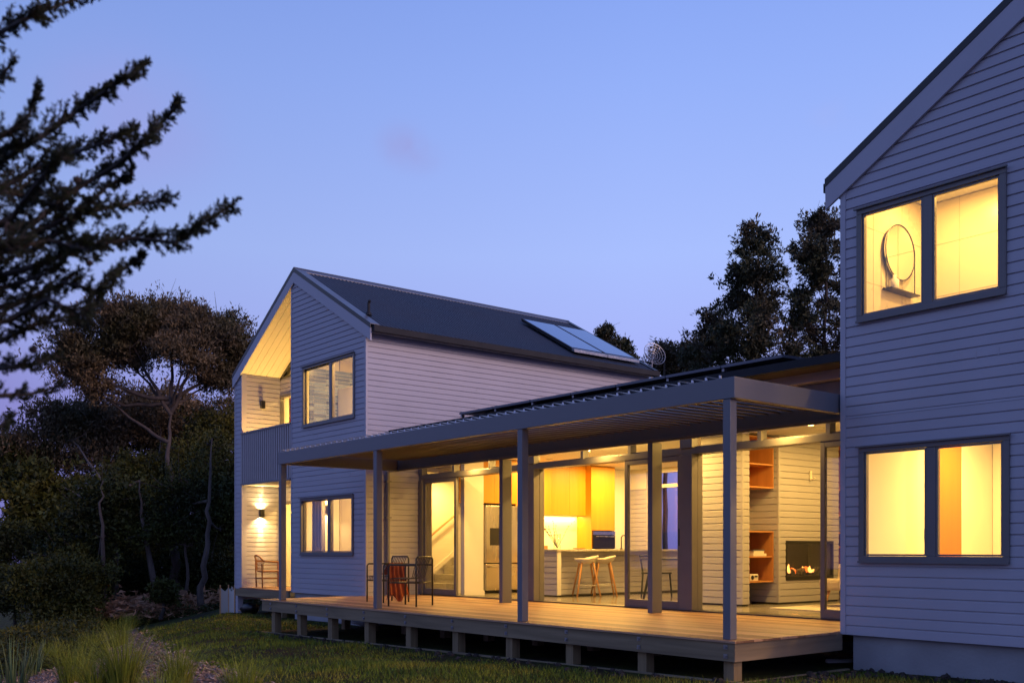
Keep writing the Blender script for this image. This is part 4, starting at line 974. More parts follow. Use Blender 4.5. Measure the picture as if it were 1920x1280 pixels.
# rattan armchair in the recess
rc = empty('rattan_armchair', (10.42, 22.0, 0), 'dark framed rattan armchair in the sheltered ground floor recess', 'chair', rz=R(-100)); rc['_root'] = 1
rc.location = (10.36, 21.75, .0); rc.scale = (1, 1, 1)
for sx in (-1, 1):
    MB().tube([(sx * .28, .26, 0), (sx * .28, .26, .60)], .018, 8).build('leg', M['rattan'], rc); MB().tube([(sx * .28, -.26, 0), (sx * .28, -.28, .56)], .018, 8).build('leg', M['rattan'], rc)
arc = []
for k in range(21):
    a = math.pi * k / 20; arc.append((.30 * math.cos(a), -.24 - .10 * math.sin(a) , .62 + .14 * math.sin(a)))
arc = [(.29, .27, .60)] + arc + [(-.29, .27, .60)]
MB().tube(arc, .020, 8).build('top_rail', M['rattan'], rc, smooth=True)
MB().box(-.27, .27, -.25, .26, .36, .40).build('seat', M['rattan'], rc, bevel=.012)
MB().tube([(-.28, .26, .22), (.28, .26, .22)], .012, 6).tube([(-.28, -.26, .22), (.28, -.26, .22)], .012, 6).tube([(-.28, .26, .22), (-.28, -.26, .22)], .012, 6).tube([(.28, .26, .22), (.28, -.26, .22)], .012, 6).build('stretcher', M['rattan'], rc)
cn = MB()
for k in range(1, len(arc) - 1): p = Vector(arc[k]); cn.tube([p, (p.x * .95, p.y * .98, .40)], .004, 5)
for z in (.46, .52, .58, .64): cn.tube([(q[0] * .97, q[1], min(z, q[2])) for q in arc], .0035, 5)
cn.build('cane_weave', M['rattan'], rc)

# wall sconces (up/down) in the recess and the one by the balcony
def sconce(x, y, z, label, on, lit=(14, 14)):
    r_ = empty('wall_sconce', (x, y, z), label, 'wall lamp', 'up and down wall lamps')
    MB().box(x - .025, x + .025, y - .03, y - .001, z - .05, z + .05).build('bracket', M['blk'], r_)
    b = MB()
    for (a, c, d, e) in ((-.045, .045, -.115, -.105), (-.045, .045, -.035, -.025)): b.box(x + a, x + c, y + d, y + e, z - .09, z + .09)
    b.box(x - .045, x - .037, y - .105, y - .035, z - .09, z + .09).box(x + .037, x + .045, y - .105, y - .035, z - .09, z + .09).build('lamp_body', M['blk'], r_)
    if on:
        MB().box(x - .03, x + .03, y - .10, y - .04, z - .05, z + .05).build('lamp_glass', emis('lamp_glow', (1, .75, .4), 8), r_)
        for (zz, a, p) in ((z - .07, R(4), lit[0]), (z + .07, math.pi - R(4), lit[1])):
            lamp('SPOT', (x, y - .055, zz), p, .008, (1, .66, .26), (a, 0, 0), spot=R(24), blend=.8, parent=r_)
            lamp('SPOT', (x, y - .055, zz), p * .16, .008, (1, .66, .26), (a, 0, 0), spot=R(56), blend=.9, parent=r_)
            lamp('SPOT', (x, y - .07, zz), p * .3, .012, (1, .66, .26), (a, 0, 0), spot=R(150), blend=1, parent=r_)
    return r_
sconce(10.36, 22.28, 1.755, 'lit black wall lamp above the rattan chair', True, (230, 170))
sconce(10.38, 22.28, 4.35, 'unlit black wall lamp on the upper balcony wall', False)

# ------------------------------------------------------------------ lower left bedroom and its curtain
cu = MB(); n = 50
f2 = lambda y: LX + .24 + .03 * math.sin(y * 48)
for k in range(n):
    y0 = 18.75 + .50 * k / n; y1 = 18.75 + .50 * (k + 1) / n
    cu.quad((f2(y0), y0, .1), (f2(y1), y1, .1), (f2(y1), y1, 2.3), (f2(y0), y0, 2.3))
cu = cu.build('bedroom_curtain', M['curt'], None, smooth=True); cu.modifiers.new('s', 'SOLIDIFY').thickness = .004; tag(cu, 'grey sheer curtain inside the lower left bedroom window', 'curtain')
sconce(10.62, 19.585, 1.76, 'lit wall lamp seen through the lower left bedroom window', True, (70, 50))
MB().box(10.98, 11.012, 17.15, 17.75, .0, 2.0).build('bedroom_door', M['frame'], left)
bd = empty('bed', (10.6, 17.9, 0), 'low bed with brown cover inside the lower left window', 'bed')
MB().box(10.15, 11.0, 17.2, 18.7, .3, .86).build('mattress', mat('brown_cover', (.12, .06, .03), .9), bd, bevel=.05)
MB().box(10.18, 10.98, 17.22, 18.68, .0, .299).build('bed_base', M['oak'], bd)

# ------------------------------------------------------------------ interior lamps
dl = []
def downlight(x, y, z, p, label, size=.14, spread=None):
    r_ = empty('ceiling_light', (x, y, z), label, 'ceiling light', 'round recessed ceiling lights')
    MB().lathe([(.075, -.012), (.075, 0), (.055, 0), (.05, -.004)], (x, y, z), 16).build('light_trim', M['plaster'], r_)
    lamp('AREA', (x, y, z - .02), p, size, WARM, None, parent=r_)
    return r_
K = 74
for (x, y, p, lb) in ((12.2, 14.6, .45, 'near end of the kitchen island'), (12.0, 12.2, 1.0, 'floor between the island and the glass doors'), (12.0, 10.9, .8, 'floor beside the boarded blade wall'), (11.9, 8.6, .8, 'floor just inside the right glass door'),
        (13.6, 15.5, 1.1, 'aisle before the refrigerator'), (15.3, 15.3, 1.3, 'aisle before the black oven'), (14.3, 13.2, .7, 'bar stools'), (14.6, 8.7, .75, 'armchair end of the rug'), (13.3, 8.9, .5, 'near edge of the rug'), (15.9, 11.5, .4, 'far end of the dining table'), (16.3, 15.3, .8, 'tap end of the kitchen')):
    downlight(x, y, 2.755, K * p, 'round recessed ceiling light over the ' + lb)
lamp('AREA', (14.28, 16.40, 1.632), 40, 1.95, WARM, (0, 0, 0), sy=.03, parent=wing, name='splashback_strip_light')
downlight(11.1, 3.9, 2.39, 130, 'recessed light in the lower room of the nearer house', .2)
downlight(11.6, 5.3, 2.39, 90, 'recessed light near the orange door of the nearer house', .2)
downlight(10.45, 5.45, 4.92, 36, 'recessed light over the round mirror', .1)
downlight(10.55, 4.6, 4.92, 44, 'recessed light in the tiled bathroom of the nearer house', .1)
downlight(10.35, 17.4, 5.07, 60, 'recessed light in the far house bathroom near the window', .1)
downlight(10.9, 17.9, 5.07, 75, 'recessed light over the far house shower', .1)
downlight(10.45, 17.9, 2.44, 110, 'recessed light in the lower left bedroom', .2)
downlight(11.6, 21.3, 2.44, 120, 'recessed light behind the lower terrace door', .3)
downlight(11.6, 21.3, 4.9, 90, 'recessed light behind the upper balcony door', .3)
downlight(12.2, 17.2, 2.44, 70, 'recessed light over the stair', .2)
downlight(10.42, 21.2, 2.395, 36, 'added fill light under the balcony over the ground floor recess', .1)  # added fill that brightens the whole recess wall around the sconce
for (x, y, p) in ((12.3, 13.0, 95), (12.2, 8.3, 32)):  # added unseen fill, throws warm light sideways onto deck, posts and side wall
    r_ = empty('ceiling_light', (x, y, 2.755), 'added round fill light just inside the ' + ('kitchen' if y > 12 else 'fireplace') + ' door opening', 'ceiling light', 'added fill lights inside the doors')
    MB().lathe([(.05, -.10), (.06, -.08), (.06, 0)], (x, y, 2.755), 16).build('lamp_body', emis('fill_lamp_dome', (1, .8, .5), 3) if y > 12 else bpy.data.materials['fill_lamp_dome'], r_); lamp('POINT', (x, y, 2.55), p, .08, WARM, parent=r_)
for y, p, lb in ((7.9, 26, 'opening before the fireplace'), (11.3, 26, 'opening before the bar stools'), (14.75, 34, 'opening before the refrigerator')):
    r_ = empty('eave_spotlight', (10.98, y, 2.66), 'small downlight fixed above the door ' + lb, 'wall lamp', 'eave downlights outside the doors')
    MB().box(10.98, 11.079, y - .02, y + .02, 2.665, 2.70).build('bracket', M['frame'], r_); MB().tube([(10.95, y, 2.59), (10.95, y, 2.72)], .035, 12).build('lamp_body', M['frame'], r_)
    lamp('AREA', (10.95, y, 2.583), p, .06, WARM, parent=r_)
# lamp on the balcony that washes the sloped ceiling
up = empty('balcony_uplight', (10.5, 21.9, 2.55), 'small floor lamp hidden behind the balcony balustrade', 'lamp')
MB().lathe([(.06, 0), (.06, .05), (.045, .055)], (10.5, 21.6, 2.501), 14).build('lamp_body', M['blk'], up)
lamp('AREA', (10.5, 21.6, 2.58), 130, .2, WARM, (math.pi, 0, 0), parent=up)

# ------------------------------------------------------------------ solar collectors, dish
for k, xa in enumerate((15.33, 16.40)):
    r_ = empty('solar_collector', (xa, 18, 6.2), ('left' if k == 0 else 'right') + ' glazed solar water collector lying on the far house roof', 'solar collector', 'solar water collectors')
    zf = lambda y: LZR - SLN * (LYC - y)
    ya, yb = 16.72, 18.50; f = lambda u, v, w: (w, u, v)
    MB().prism([(ya, zf(ya) + .06), (yb, zf(yb) + .06), (yb, zf(yb) + .13), (ya, zf(ya) + .13)], xa, xa + 1.05, f).build('casing', M['gutter'], r_)
    MB().prism([(ya + .04, zf(ya + .04) + .131), (yb - .04, zf(yb - .04) + .131), (yb - .04, zf(yb - .04) + .137), (ya + .04, zf(ya + .04) + .137)], xa + .04, xa + 1.01, f).build('collector_glass', bpy.data.materials.get('collector_glass') or mat('collector_glass', (.20, .26, .36), .12, metal=.85), r_)
    MB().prism([(ya - .10, zf(ya) + .02), (ya - .01, zf(ya) + .06), (ya - .01, zf(ya) + .12), (ya - .10, zf(ya) + .08)], xa, xa + 1.05, f).build('mounting_rail', M['steel'], r_)
    for xx in (xa + .1, xa + .9): MB().tube([(xx, yb + .0, zf(yb) + .10), (xx, yb + .05, zf(yb) + .12)], .03, 8).build('pipe_joint', M['steel'], r_)
ds = empty('satellite_dish', (18.9, 17.4, 5.2), 'round mesh satellite dish on a pole beyond the far roof end', 'satellite dish')
c_ = atdist(1225, 666, 25.0); ax = (EYE - c_); ax.z = 0; ax = (ax.normalized() + Vector((.5, -.2, .35))).normalized(); u_ = ax.cross(Vector((0, 0, 1))).normalized(); v_ = u_.cross(ax)
m_ = MB()
for rr in (.06, .12, .18, .24, .30): m_.tube([c_ + u_ * rr * math.cos(t) + v_ * rr * math.sin(t) + ax * (rr * rr * .8) for t in [2 * math.pi * k / 24 for k in range(25)]], .005 if rr < .3 else .009, 5, caps=False)
for k in range(16):
    t = 2 * math.pi * k / 16; m_.tube([c_ + (u_ * math.cos(t) + v_ * math.sin(t)) * q + ax * (q * q * .8) for q in (0, .1, .2, .3)], .004, 4)
m_.build('dish_mesh', M['steel'], ds)
MB().tube([c_, c_ + ax * .28], .006, 5).lathe([(.02, 0), (.02, .04)], c_ + ax * .28, 8).build('receiver', M['steel'], ds)
MB().tube([c_ - ax * .04, (c_ - ax * .08) + Vector((0, 0, -.3)), Vector((c_.x, c_.y, 4.9)) - ax * .08], .018, 8).build('pole', M['steel'], ds)

# ------------------------------------------------------------------ vegetation
rng = np.random.default_rng(11)
def leaves_mesh(name, m, parent, centers, dirs, length, width, off, jitter=.5):
    """one small diamond leaf-spray per centre"""
    n = len(centers); d = dirs / np.linalg.norm(dirs, axis=1)[:, None]
    r = rng.normal(size=(n, 3)); a = np.cross(d, r); a /= np.linalg.norm(a, axis=1)[:, None] + 1e-9
    ln = length * rng.uniform(.6, 1.4, n)[:, None]; wd = width * rng.uniform(.6, 1.4, n)[:, None]
    p = centers - np.array(off)
    bend = rng.normal(size=(n, 3)) * length * .15
    V = np.empty((n, 4, 3)); V[:, 0] = p; V[:, 1] = p + d * ln * .5 + a * wd * .5 + bend; V[:, 2] = p + d * ln; V[:, 3] = p + d * ln * .5 - a * wd * .5
    me = bpy.data.meshes.new(name); me.vertices.add(4 * n); me.vertices.foreach_set('co', V.reshape(-1)); me.loops.add(4 * n); me.loops.foreach_set('vertex_index', np.arange(4 * n, dtype=np.int32))
    me.polygons.add(n); me.polygons.foreach_set('loop_start', np.arange(0, 4 * n, 4, dtype=np.int32)); me.polygons.foreach_set('loop_total', np.full(n, 4, dtype=np.int32)); me.update(); me.validate()
    me.materials.append(m); o = bpy.data.objects.new(name, me); S.collection.objects.link(o)
    if parent: o.parent = parent
    return o

def make_tree(loc, label, trunk_pts, blobs, nleaf, m, bark, llen, lwid, group, r0=.2, upbias=.8, limb_frac=1.0, cat='tree', name='tree', clump=.45, twigs=3):
    """trunk_pts: polyline; blobs: (centre, radii, share) ellipsoids filled with leaf clumps, each reached by a limb"""
    loc = Vector(loc); root = empty(name, loc, label, cat, group)
    T = MB(); tp = [Vector(p) for p in trunk_pts]; n = len(tp)
    # smooth trunk
    sp = []
    for k in range(n - 1):
        for q in range(4): sp.append(tp[k].lerp(tp[k + 1], q / 4) + Vector(rng.normal(size=3) * .03))
    sp.append(tp[-1]); T.tube(sp, [r0 * (1 - .93 * (k / len(sp)) ** (1 if r0 < .2 else 3)) for k in range(len(sp))], 9)
    C = []; D = []
    for (c, rad, share, ncl) in blobs:
        c = Vector(c); rad = Vector(rad)
        cand = [q for q in sp[int(len(sp) * .48):] if q.z < c.z - .5 * rad.z] or [sp[len(sp) // 2]]
        a0 = min(cand, key=lambda q: (q - c).length * (.7 + .8 * rng.random())); und = c - Vector((0, 0, rad.z * .55))
        m0 = a0.lerp(und, .45) + Vector((0, 0, -.10 * (und - a0).length)) + Vector(rng.normal(size=3) * .06 * (und - a0).length)
        hub = []
        for q in range(9):
            t = q / 8; hub.append(a0 * (1 - t) ** 2 + m0 * 2 * t * (1 - t) + und * t * t + Vector(rng.normal(size=3) * .03))
        hub.append(c); rh = min(r0 * .45, .02 + .018 * (c - a0).length); T.tube(hub, [rh * (1 - .75 * q / 9) for q in range(10)], 7, caps=False)
        for k in range(ncl):
            v = Vector(rng.normal(size=3)).normalized(); rr = (.45 + .55 * rng.random()) ; 
            p = c + Vector((v.x * rad.x, v.y * rad.y, v.z * rad.z)) * rr
            # limb from the trunk point best below it
            cand = [q for q in hub[2:] if q.z < p.z - .1] or hub[3:6]
            a = min(cand, key=lambda q: (q - p).length * (.7 + .9 * rng.random()))
            if rng.random() < limb_frac:
                mid = a.lerp(p, .5) + Vector((0, 0, -.12 * (p - a).length)) + Vector(rng.normal(size=3) * .08 * (p - a).length)
                q1 = a.lerp(mid, .5) + Vector(rng.normal(size=3) * .04); q2 = mid.lerp(p, .5) + Vector(rng.normal(size=3) * .06)
                ra = min(r0 * .25, .008 + .012 * (p - a).length); T.tube([a, q1, mid, q2, p], [ra, ra * .8, ra * .6, ra * .35, .008], 5, caps=False)
                for _ in range(twigs):
                    e = p + Vector(rng.normal(size=3) * clump) + Vector((0, 0, .2 * clump)); T.tube([q2, q2.lerp(e, .6) + Vector(rng.normal(size=3) * .05), e], [.012, .008, .003], 4, caps=False)
            m_ = max(3, int(nleaf * share / ncl)); cl = clump * rng.uniform(.6, 1.3)
            sub = rng.normal(size=(max(2, m_ // 14), 3)) * cl * np.array([.8, .8, .5])
            idx = rng.integers(0, len(sub), m_); cc = np.array(p) + sub[idx] + rng.normal(size=(m_, 3)) * cl * .22
            C.append(cc); dd = rng.normal(size=(m_, 3)); dd[:, 2] += upbias; dd += np.array(v) * .5; D.append(dd)
    T.build('trunk', bark, root, smooth=True)
    leaves_mesh('crown', m, root, np.concatenate(C), np.concatenate(D), llen, lwid, loc)
    return root
def P(px, py, d): return atdist(px, py, d)

# big umbrella-shaped tree at the left
dB = 31.0
def blob(px, py, rx, rz, d, share, n):
    c = P(px, py, d); s = d / FPX; return (c, (rx * s, rx * s * .8, rz * s), share, n)
base = onground(332, 1122); g0 = P(332, 1135, dB)
g0.z = gz(g0.x, g0.y) - .1
make_tree(g0, 'large spreading umbrella-crowned tree with rusty brown foliage left of the far house',
    [g0, P(330, 1060, dB), P(322, 980, dB), P(324, 920, dB), P(312, 860, dB), P(318, 800, dB + .5), P(322, 750, dB + .5)],
    [blob(155, 655, 50, 40, dB, .10, 22), blob(140, 700, 36, 26, dB + .3, .05, 10), blob(235, 608, 66, 32, dB, .17, 30), blob(315, 600, 60, 28, dB + .8, .14, 28), blob(395, 612, 56, 32, dB + .4, .15, 28), blob(448, 655, 36, 36, dB + 1.5, .08, 14), blob(250, 665, 62, 24, dB + 1, .09, 18), blob(340, 660, 50, 24, dB - .4, .08, 16), blob(400, 700, 50, 24, dB + 1.3, .08, 14), blob(195, 730, 36, 20, dB + .5, .03, 8)],
    95000, M['kan'], M['barkm'], .13, .028, 'bush trees behind the house', r0=.17, upbias=1.3, clump=.36, twigs=5)
gx = P(260, 1120, 38); gx.z = gz(gx.x, gx.y)
make_tree(gx, 'dark full-crowned tree filling the gap below the umbrella-crowned tree', [gx, P(262, 1040, 38), P(262, 950, 38), P(265, 860, 38)],
    [blob(200, 800, 60, 45, 38, .2, 20), blob(280, 790, 70, 40, 38.5, .25, 24), blob(360, 790, 65, 42, 38, .2, 22), blob(430, 800, 40, 50, 37.5, .1, 12), blob(300, 860, 120, 55, 38, .25, 30)], 46000, M['kan'], M['barkd'], .15, .045, 'bush trees behind the house', r0=.16, upbias=.8)
# second stem / neighbour crowns
g1 = P(222, 1140, 30); g1.z = gz(g1.x, g1.y)
make_tree(g1, 'thin pale-stemmed tree with a dark low crown at the left edge of the big tree', [g1, P(214, 1040, 30), P(212, 980, 30), P(190, 900, 30)],
    [blob(125, 790, 62, 42, 35, .4, 22), blob(190, 800, 75, 50, 36, .35, 22), blob(55, 840, 50, 40, 34, .2, 14), blob(150, 870, 75, 45, 35, .25, 22), blob(300, 770, 80, 45, 37, .3, 20)], 24000, M['kan'], M['bark'], .15, .035, 'bush trees behind the house', r0=.11, upbias=1.0)
g2 = P(376, 1140, 27.5); g2.z = gz(g2.x, g2.y)
make_tree(g2, 'leaning slim tree with yellow-green foliage just left of the far house', [g2, P(384, 1060, 27.5), P(392, 980, 27.5), P(392, 900, 27.5), P(398, 820, 27.8)],
    [blob(405, 800, 45, 45, 34, .25, 18), blob(395, 900, 62, 55, 33, .35, 20), blob(330, 900, 45, 40, 34, .15, 12), blob(430, 960, 35, 55, 29, .25, 12)], 42000, M['bushleaf'], M['bark'], .11, .05, 'bush trees behind the house', r0=.10, upbias=.3)
g3 = P(296, 1130, 29); g3.z = gz(g3.x, g3.y)
make_tree(g3, 'slim leaning grey tree with sparse green clumps in front of the big tree', [g3, P(286, 1060, 29), P(268, 980, 29), P(262, 900, 29)],
    [blob(270, 900, 60, 40, 34, .35, 18), blob(300, 960, 60, 45, 34, .3, 14), blob(225, 930, 50, 40, 33, .35, 14)], 34000, M['bushleaf'], M['bark'], .11, .05, 'bush trees behind the house', r0=.12, upbias=.3)
g4 = P(70, 1150, 33); g4.z = gz(g4.x, g4.y)
make_tree(g4, 'dark bushy tree at the far left edge below the pine boughs', [g4, P(70, 1050, 33), P(60, 950, 33), P(50, 880, 33)],
    [blob(20, 880, 70, 60, 34, .3, 20), blob(90, 940, 75, 60, 33, .35, 20), blob(150, 1000, 70, 55, 33, .35, 18)], 30000, M['bushleaf'], M['barkd'], .16, .07, 'bush trees behind the house', r0=.14, upbias=.4)
g5 = P(190, 1150, 28); g5.z = gz(g5.x, g5.y)
make_tree(g5, 'thin bare-stemmed tree with low olive foliage at the edge of the bush', [g5, P(196, 1060, 28), P(190, 960, 28), P(194, 900, 28)],
    [blob(190, 960, 55, 55, 29, .5, 16), blob(140, 1060, 60, 50, 29, .5, 16)], 20000, M['bushleaf'], M['bark'], .13, .06, 'bush trees behind the house', r0=.09, upbias=.3)
gy = P(345, 1140, 29.3); gy.z = gz(gy.x, gy.y)
make_tree(gy, 'slender olive-green tree screening the lower trunk of the umbrella-crowned tree', [gy, P(350, 1060, 29.3), P(346, 980, 29.3), P(344, 920, 29.3)],
    [blob(345, 920, 42, 34, 29.2, .3, 14), blob(385, 985, 40, 40, 29.4, .35, 14), blob(300, 990, 34, 34, 29.3, .3, 12), blob(420, 870, 26, 50, 29.4, .25, 10)], 16000, M['bushleaf'], M['bark'], .10, .042, 'bush trees behind the house', r0=.06, upbias=.3)
# understorey shrubs
for k, (px, py, rx, rz, d, lb) in enumerate(((30, 1060, 80, 70, 30, 'dark shrub at the left edge under the bushy tree'), (110, 1110, 80, 55, 27, 'dark shrub behind the flax clump'), (230, 1080, 60, 60, 33, 'deep green shrub behind the thin stems'),
        (300, 1050, 60, 65, 34, 'deep green shrub behind the big trunk'), (380, 1060, 55, 75, 32, 'deep green shrub between the leaning tree and the house'), (430, 1080, 40, 70, 33, 'deep green shrub beside the mesh screen'), (305, 1110, 26, 18, 27, 'small leafy shrub at the foot of the big trunk'), (160, 1010, 75, 70, 36, 'tall dark shrub behind the bare-stemmed tree'), (260, 990, 80, 75, 37, 'tall dark shrub behind the slim leaning tree'), (370, 960, 80, 80, 38, 'tall dark shrub beyond the leaning tree'), (60, 980, 90, 80, 40, 'tall dark shrub beyond the bushy tree'))):
    c = P(px, py, d); s = d / FPX; b0 = Vector((c.x, c.y, gz(c.x, c.y)))
    make_tree(b0, lb, [b0, b0.lerp(c, .5), c], [(c, (rx * s, rx * s * .7, rz * s), 1, 26)], 30000 if rx > 30 else 3500, M['bushleaf'], M['barkd'], .10, .045, 'shrubs of the understorey', r0=.07, upbias=.3, limb_frac=.5, cat='shrub', name='shrub', clump=.35 if rx > 30 else .12, twigs=1)

# conifers behind the wing at the right
def conifer(px, top, d, segs, label, n, dens=1.0):
    b0 = P(px, 700, d); b0.z = -2; t = P(px, top, d); s = d / FPX
    tr = [b0, b0.lerp(t, .3), b0.lerp(t, .6), b0.lerp(t, .85), t]
    bl = []
    for (cx_, cy_, rx, rz, sh, nc) in segs: bl.append((P(cx_, cy_, d + rng.uniform(-1, 1)), (rx * s, rx * s * .8, rz * s), sh, int(nc * .8)))
    return make_tree(b0, label, tr, bl, n, M['totara'], M['barkd'], .18, .052, 'tall trees behind the kitchen wing', r0=.16, upbias=.6, clump=.30, twigs=3)
conifer(1420, 424, 40, [(1418, 448, 30, 26, .08, 14), (1420, 500, 58, 38, .2, 30), (1415, 560, 74, 44, .25, 38), (1400, 620, 82, 44, .25, 38), (1385, 675, 100, 40, .18, 32), (1478, 640, 34, 60, .04, 10)], 'tall dark tree with a ragged pointed top right of the roof gap', 25000)
conifer(1548, 400, 42, [(1545, 428, 42, 28, .12, 18), (1530, 480, 64, 40, .2, 32), (1540, 540, 74, 46, .22, 36), (1540, 610, 84, 48, .24, 36), (1535, 670, 88, 40, .22, 32)], 'tallest dark tree partly hidden by the nearer gabled house', 25000)
conifer(1335, 580, 44, [(1345, 610, 30, 25, .3, 14), (1330, 650, 42, 30, .4, 18), (1300, 672, 40, 22, .3, 12)], 'shorter rounded dark tree left of the tall pair', 8000)
conifer(1247, 636, 46, [(1247, 655, 9, 16, .3, 8), (1250, 685, 26, 20, .7, 14)], 'small pointed conifer beside the satellite dish', 6000)
conifer(1290, 640, 48, [(1285, 662, 22, 20, .5, 12), (1290, 690, 34, 20, .5, 10)], 'small open tree between the dish and the tall trees', 6000)
conifer(1133, 612, 50, [(1133, 626, 10, 10, .5, 6), (1140, 650, 20, 14, .5, 8)], 'small treetop peeping over the far roof beside the solar collectors', 3500)
conifer(1163, 645, 50, [(1165, 655, 14, 8, .5, 6), (1172, 675, 22, 12, .5, 8)], 'lowest treetop peeping over the far roof', 3500)

# low fern and scrub that covers the bank under the trees
n = 190000; lat_ = rng.uniform(-1.0, -.20, n); dd_ = rng.uniform(13, 40, n); lat_ = lat_ * (.52 + .0 * dd_)
xx = FW.x * dd_ + RT.x * lat_ * dd_; yy = FW.y * dd_ + RT.y * lat_ * dd_
okk = ((lat_ < -.41) & (dd_ > 17)) | (dd_ > 27); okk &= ~((xx > 9.2) & (yy < 23.3)); xx, yy = xx[okk], yy[okk]; zz = np.array([gz(a, b) for a, b in zip(xx, yy)])
hh = .12 + .65 * np.clip(np.sin(xx * 1.1 + np.sin(yy * .9) * 2) * np.sin(yy * 1.3 + xx * .4) + .35, 0, 1); cc = np.stack([xx, yy, zz + hh * rng.random(len(xx))], 1); dd2 = rng.normal(size=(len(xx), 3)); dd2[:, 2] += .5
stuff(leaves_mesh('undergrowth', M['bushleaf'], None, cc, dd2, .09, .03, (0, 0, 0)), 'dark low scrub covering the bank under the trees', 'undergrowth')
n = 26000; k_ = rng.integers(0, len(epts), n); w_ = 4.2 * rng.random(n) ** 1.2
xx = np.array([epts[k].x for k in k_]) - RT.x * w_ + rng.normal(size=n) * .10; yy = np.array([epts[k].y for k in k_]) - RT.y * w_ + rng.normal(size=n) * .10
zz = np.array([gz(a, b) for a, b in zip(xx, yy)]) + .018 + rng.random(n) * .018; dd2 = rng.normal(size=(n, 3)); dd2[:, 2] *= .35
stuff(leaves_mesh('bark_chips', leafmat('bark_chip', (.09, .06, .05), (.22, .15, .12), (.42, .32, .27), 9), None, np.stack([xx, yy, zz], 1), dd2, .055, .022, (0, 0, 0)), 'loose bark chips spread over the path', 'bark chips')

# ------------------------------------------------------------------ near pine boughs at the upper left (out of focus)
fgc = P(-420, 500, 3.6); fg = empty('overhanging_tree', (fgc.x, fgc.y, gz(fgc.x, fgc.y)), 'blurred dark boughs of a near tree reaching in from the upper left', 'tree')
TR = MB(); FC = []; FD = []
base0 = Vector((fgc.x, fgc.y, gz(fgc.x, fgc.y))); TR.tube([base0, base0.lerp(P(-430, 500, 3.6), .5), P(-430, 500, 3.6), P(-400, 0, 3.6), P(-380, -300, 3.6)], [.12, .10, .085, .06, .03], 10)
TR.build('trunk', M['barkd'], fg, smooth=True)
def needles(a, b, n, ln, spreadv=.8):
    a, b = np.array(a), np.array(b); t = rng.random(n)[:, None]; c = a + (b - a) * t; ax = (b - a) / (np.linalg.norm(b - a) + 1e-9)
    dr = rng.normal(size=(n, 3)); dr -= (dr @ ax)[:, None] * ax; dr /= np.linalg.norm(dr, axis=1)[:, None]
    FC.append(c); FD.append(dr * spreadv + ax)
boughs = [
    ([(-60, 75), (0, 62), (40, 40), (90, 18), (175, -12)], 3.3, .9, 1.0), ([(-60, 190), (-10, 160), (22, 118)], 3.2, .6, .8),
    ([(-80, 345), (20, 290), (90, 250), (150, 205), (205, 165), (270, 124)], 3.3, 1, 1.1), ([(-60, 270), (20, 250), (55, 215), (66, 168)], 3.1, .8, .8),
    ([(-80, 400), (60, 320), (130, 290), (190, 270), (250, 247)], 3.5, 1, 1.1), ([(60, 420), (150, 350), (220, 310), (270, 265), (300, 235), (335, 190)], 3.4, .9, 1.0),
    ([(-80, 450), (20, 410), (80, 330), (120, 290)], 3.0, 1, 1.2), ([(-80, 500), (60, 440), (150, 400), (230, 385), (313, 376)], 3.2, 1, 1.2),
    ([(-80, 540), (60, 500), (170, 460), (250, 447), (330, 455), (380, 420), (428, 390)], 3.3, 1, 1.2), ([(60, 470), (130, 420), (200, 350), (250, 325)], 3.4, .8, .7),
    ([(-80, 480), (10, 470), (90, 450), (170, 470)], 3.0, 1, 1.2), ([(-80, 590), (30, 570), (120, 530), (180, 545), (225, 510), (263, 482)], 3.3, .9, 1.0),
    ([(-80, 620), (20, 600), (90, 560), (150, 590), (185, 560)], 3.1, .9, 1.1), ([(-80, 660), (0, 640), (60, 610), (120, 600), (160, 610)], 3.4, .8, 1.0),
    ([(-80, 700), (0, 690), (60, 685), (110, 668)], 3.3, .7, .8), ([(-80, 745), (0, 742), (60, 738), (118, 722)], 3.3, .6, .6), ([(-80, 810), (0, 800), (25, 780)], 3.3, .6, .7),
    ([(-80, 380), (0, 360), (60, 370), (120, 390)], 3.15, .9, 1.2), ([(-80, 520), (0, 540), (70, 520), (110, 500)], 3.2, .9, 1.2), ([(-80, 300), (-10, 310), (30, 280)], 3.2, .8, 1.0)]
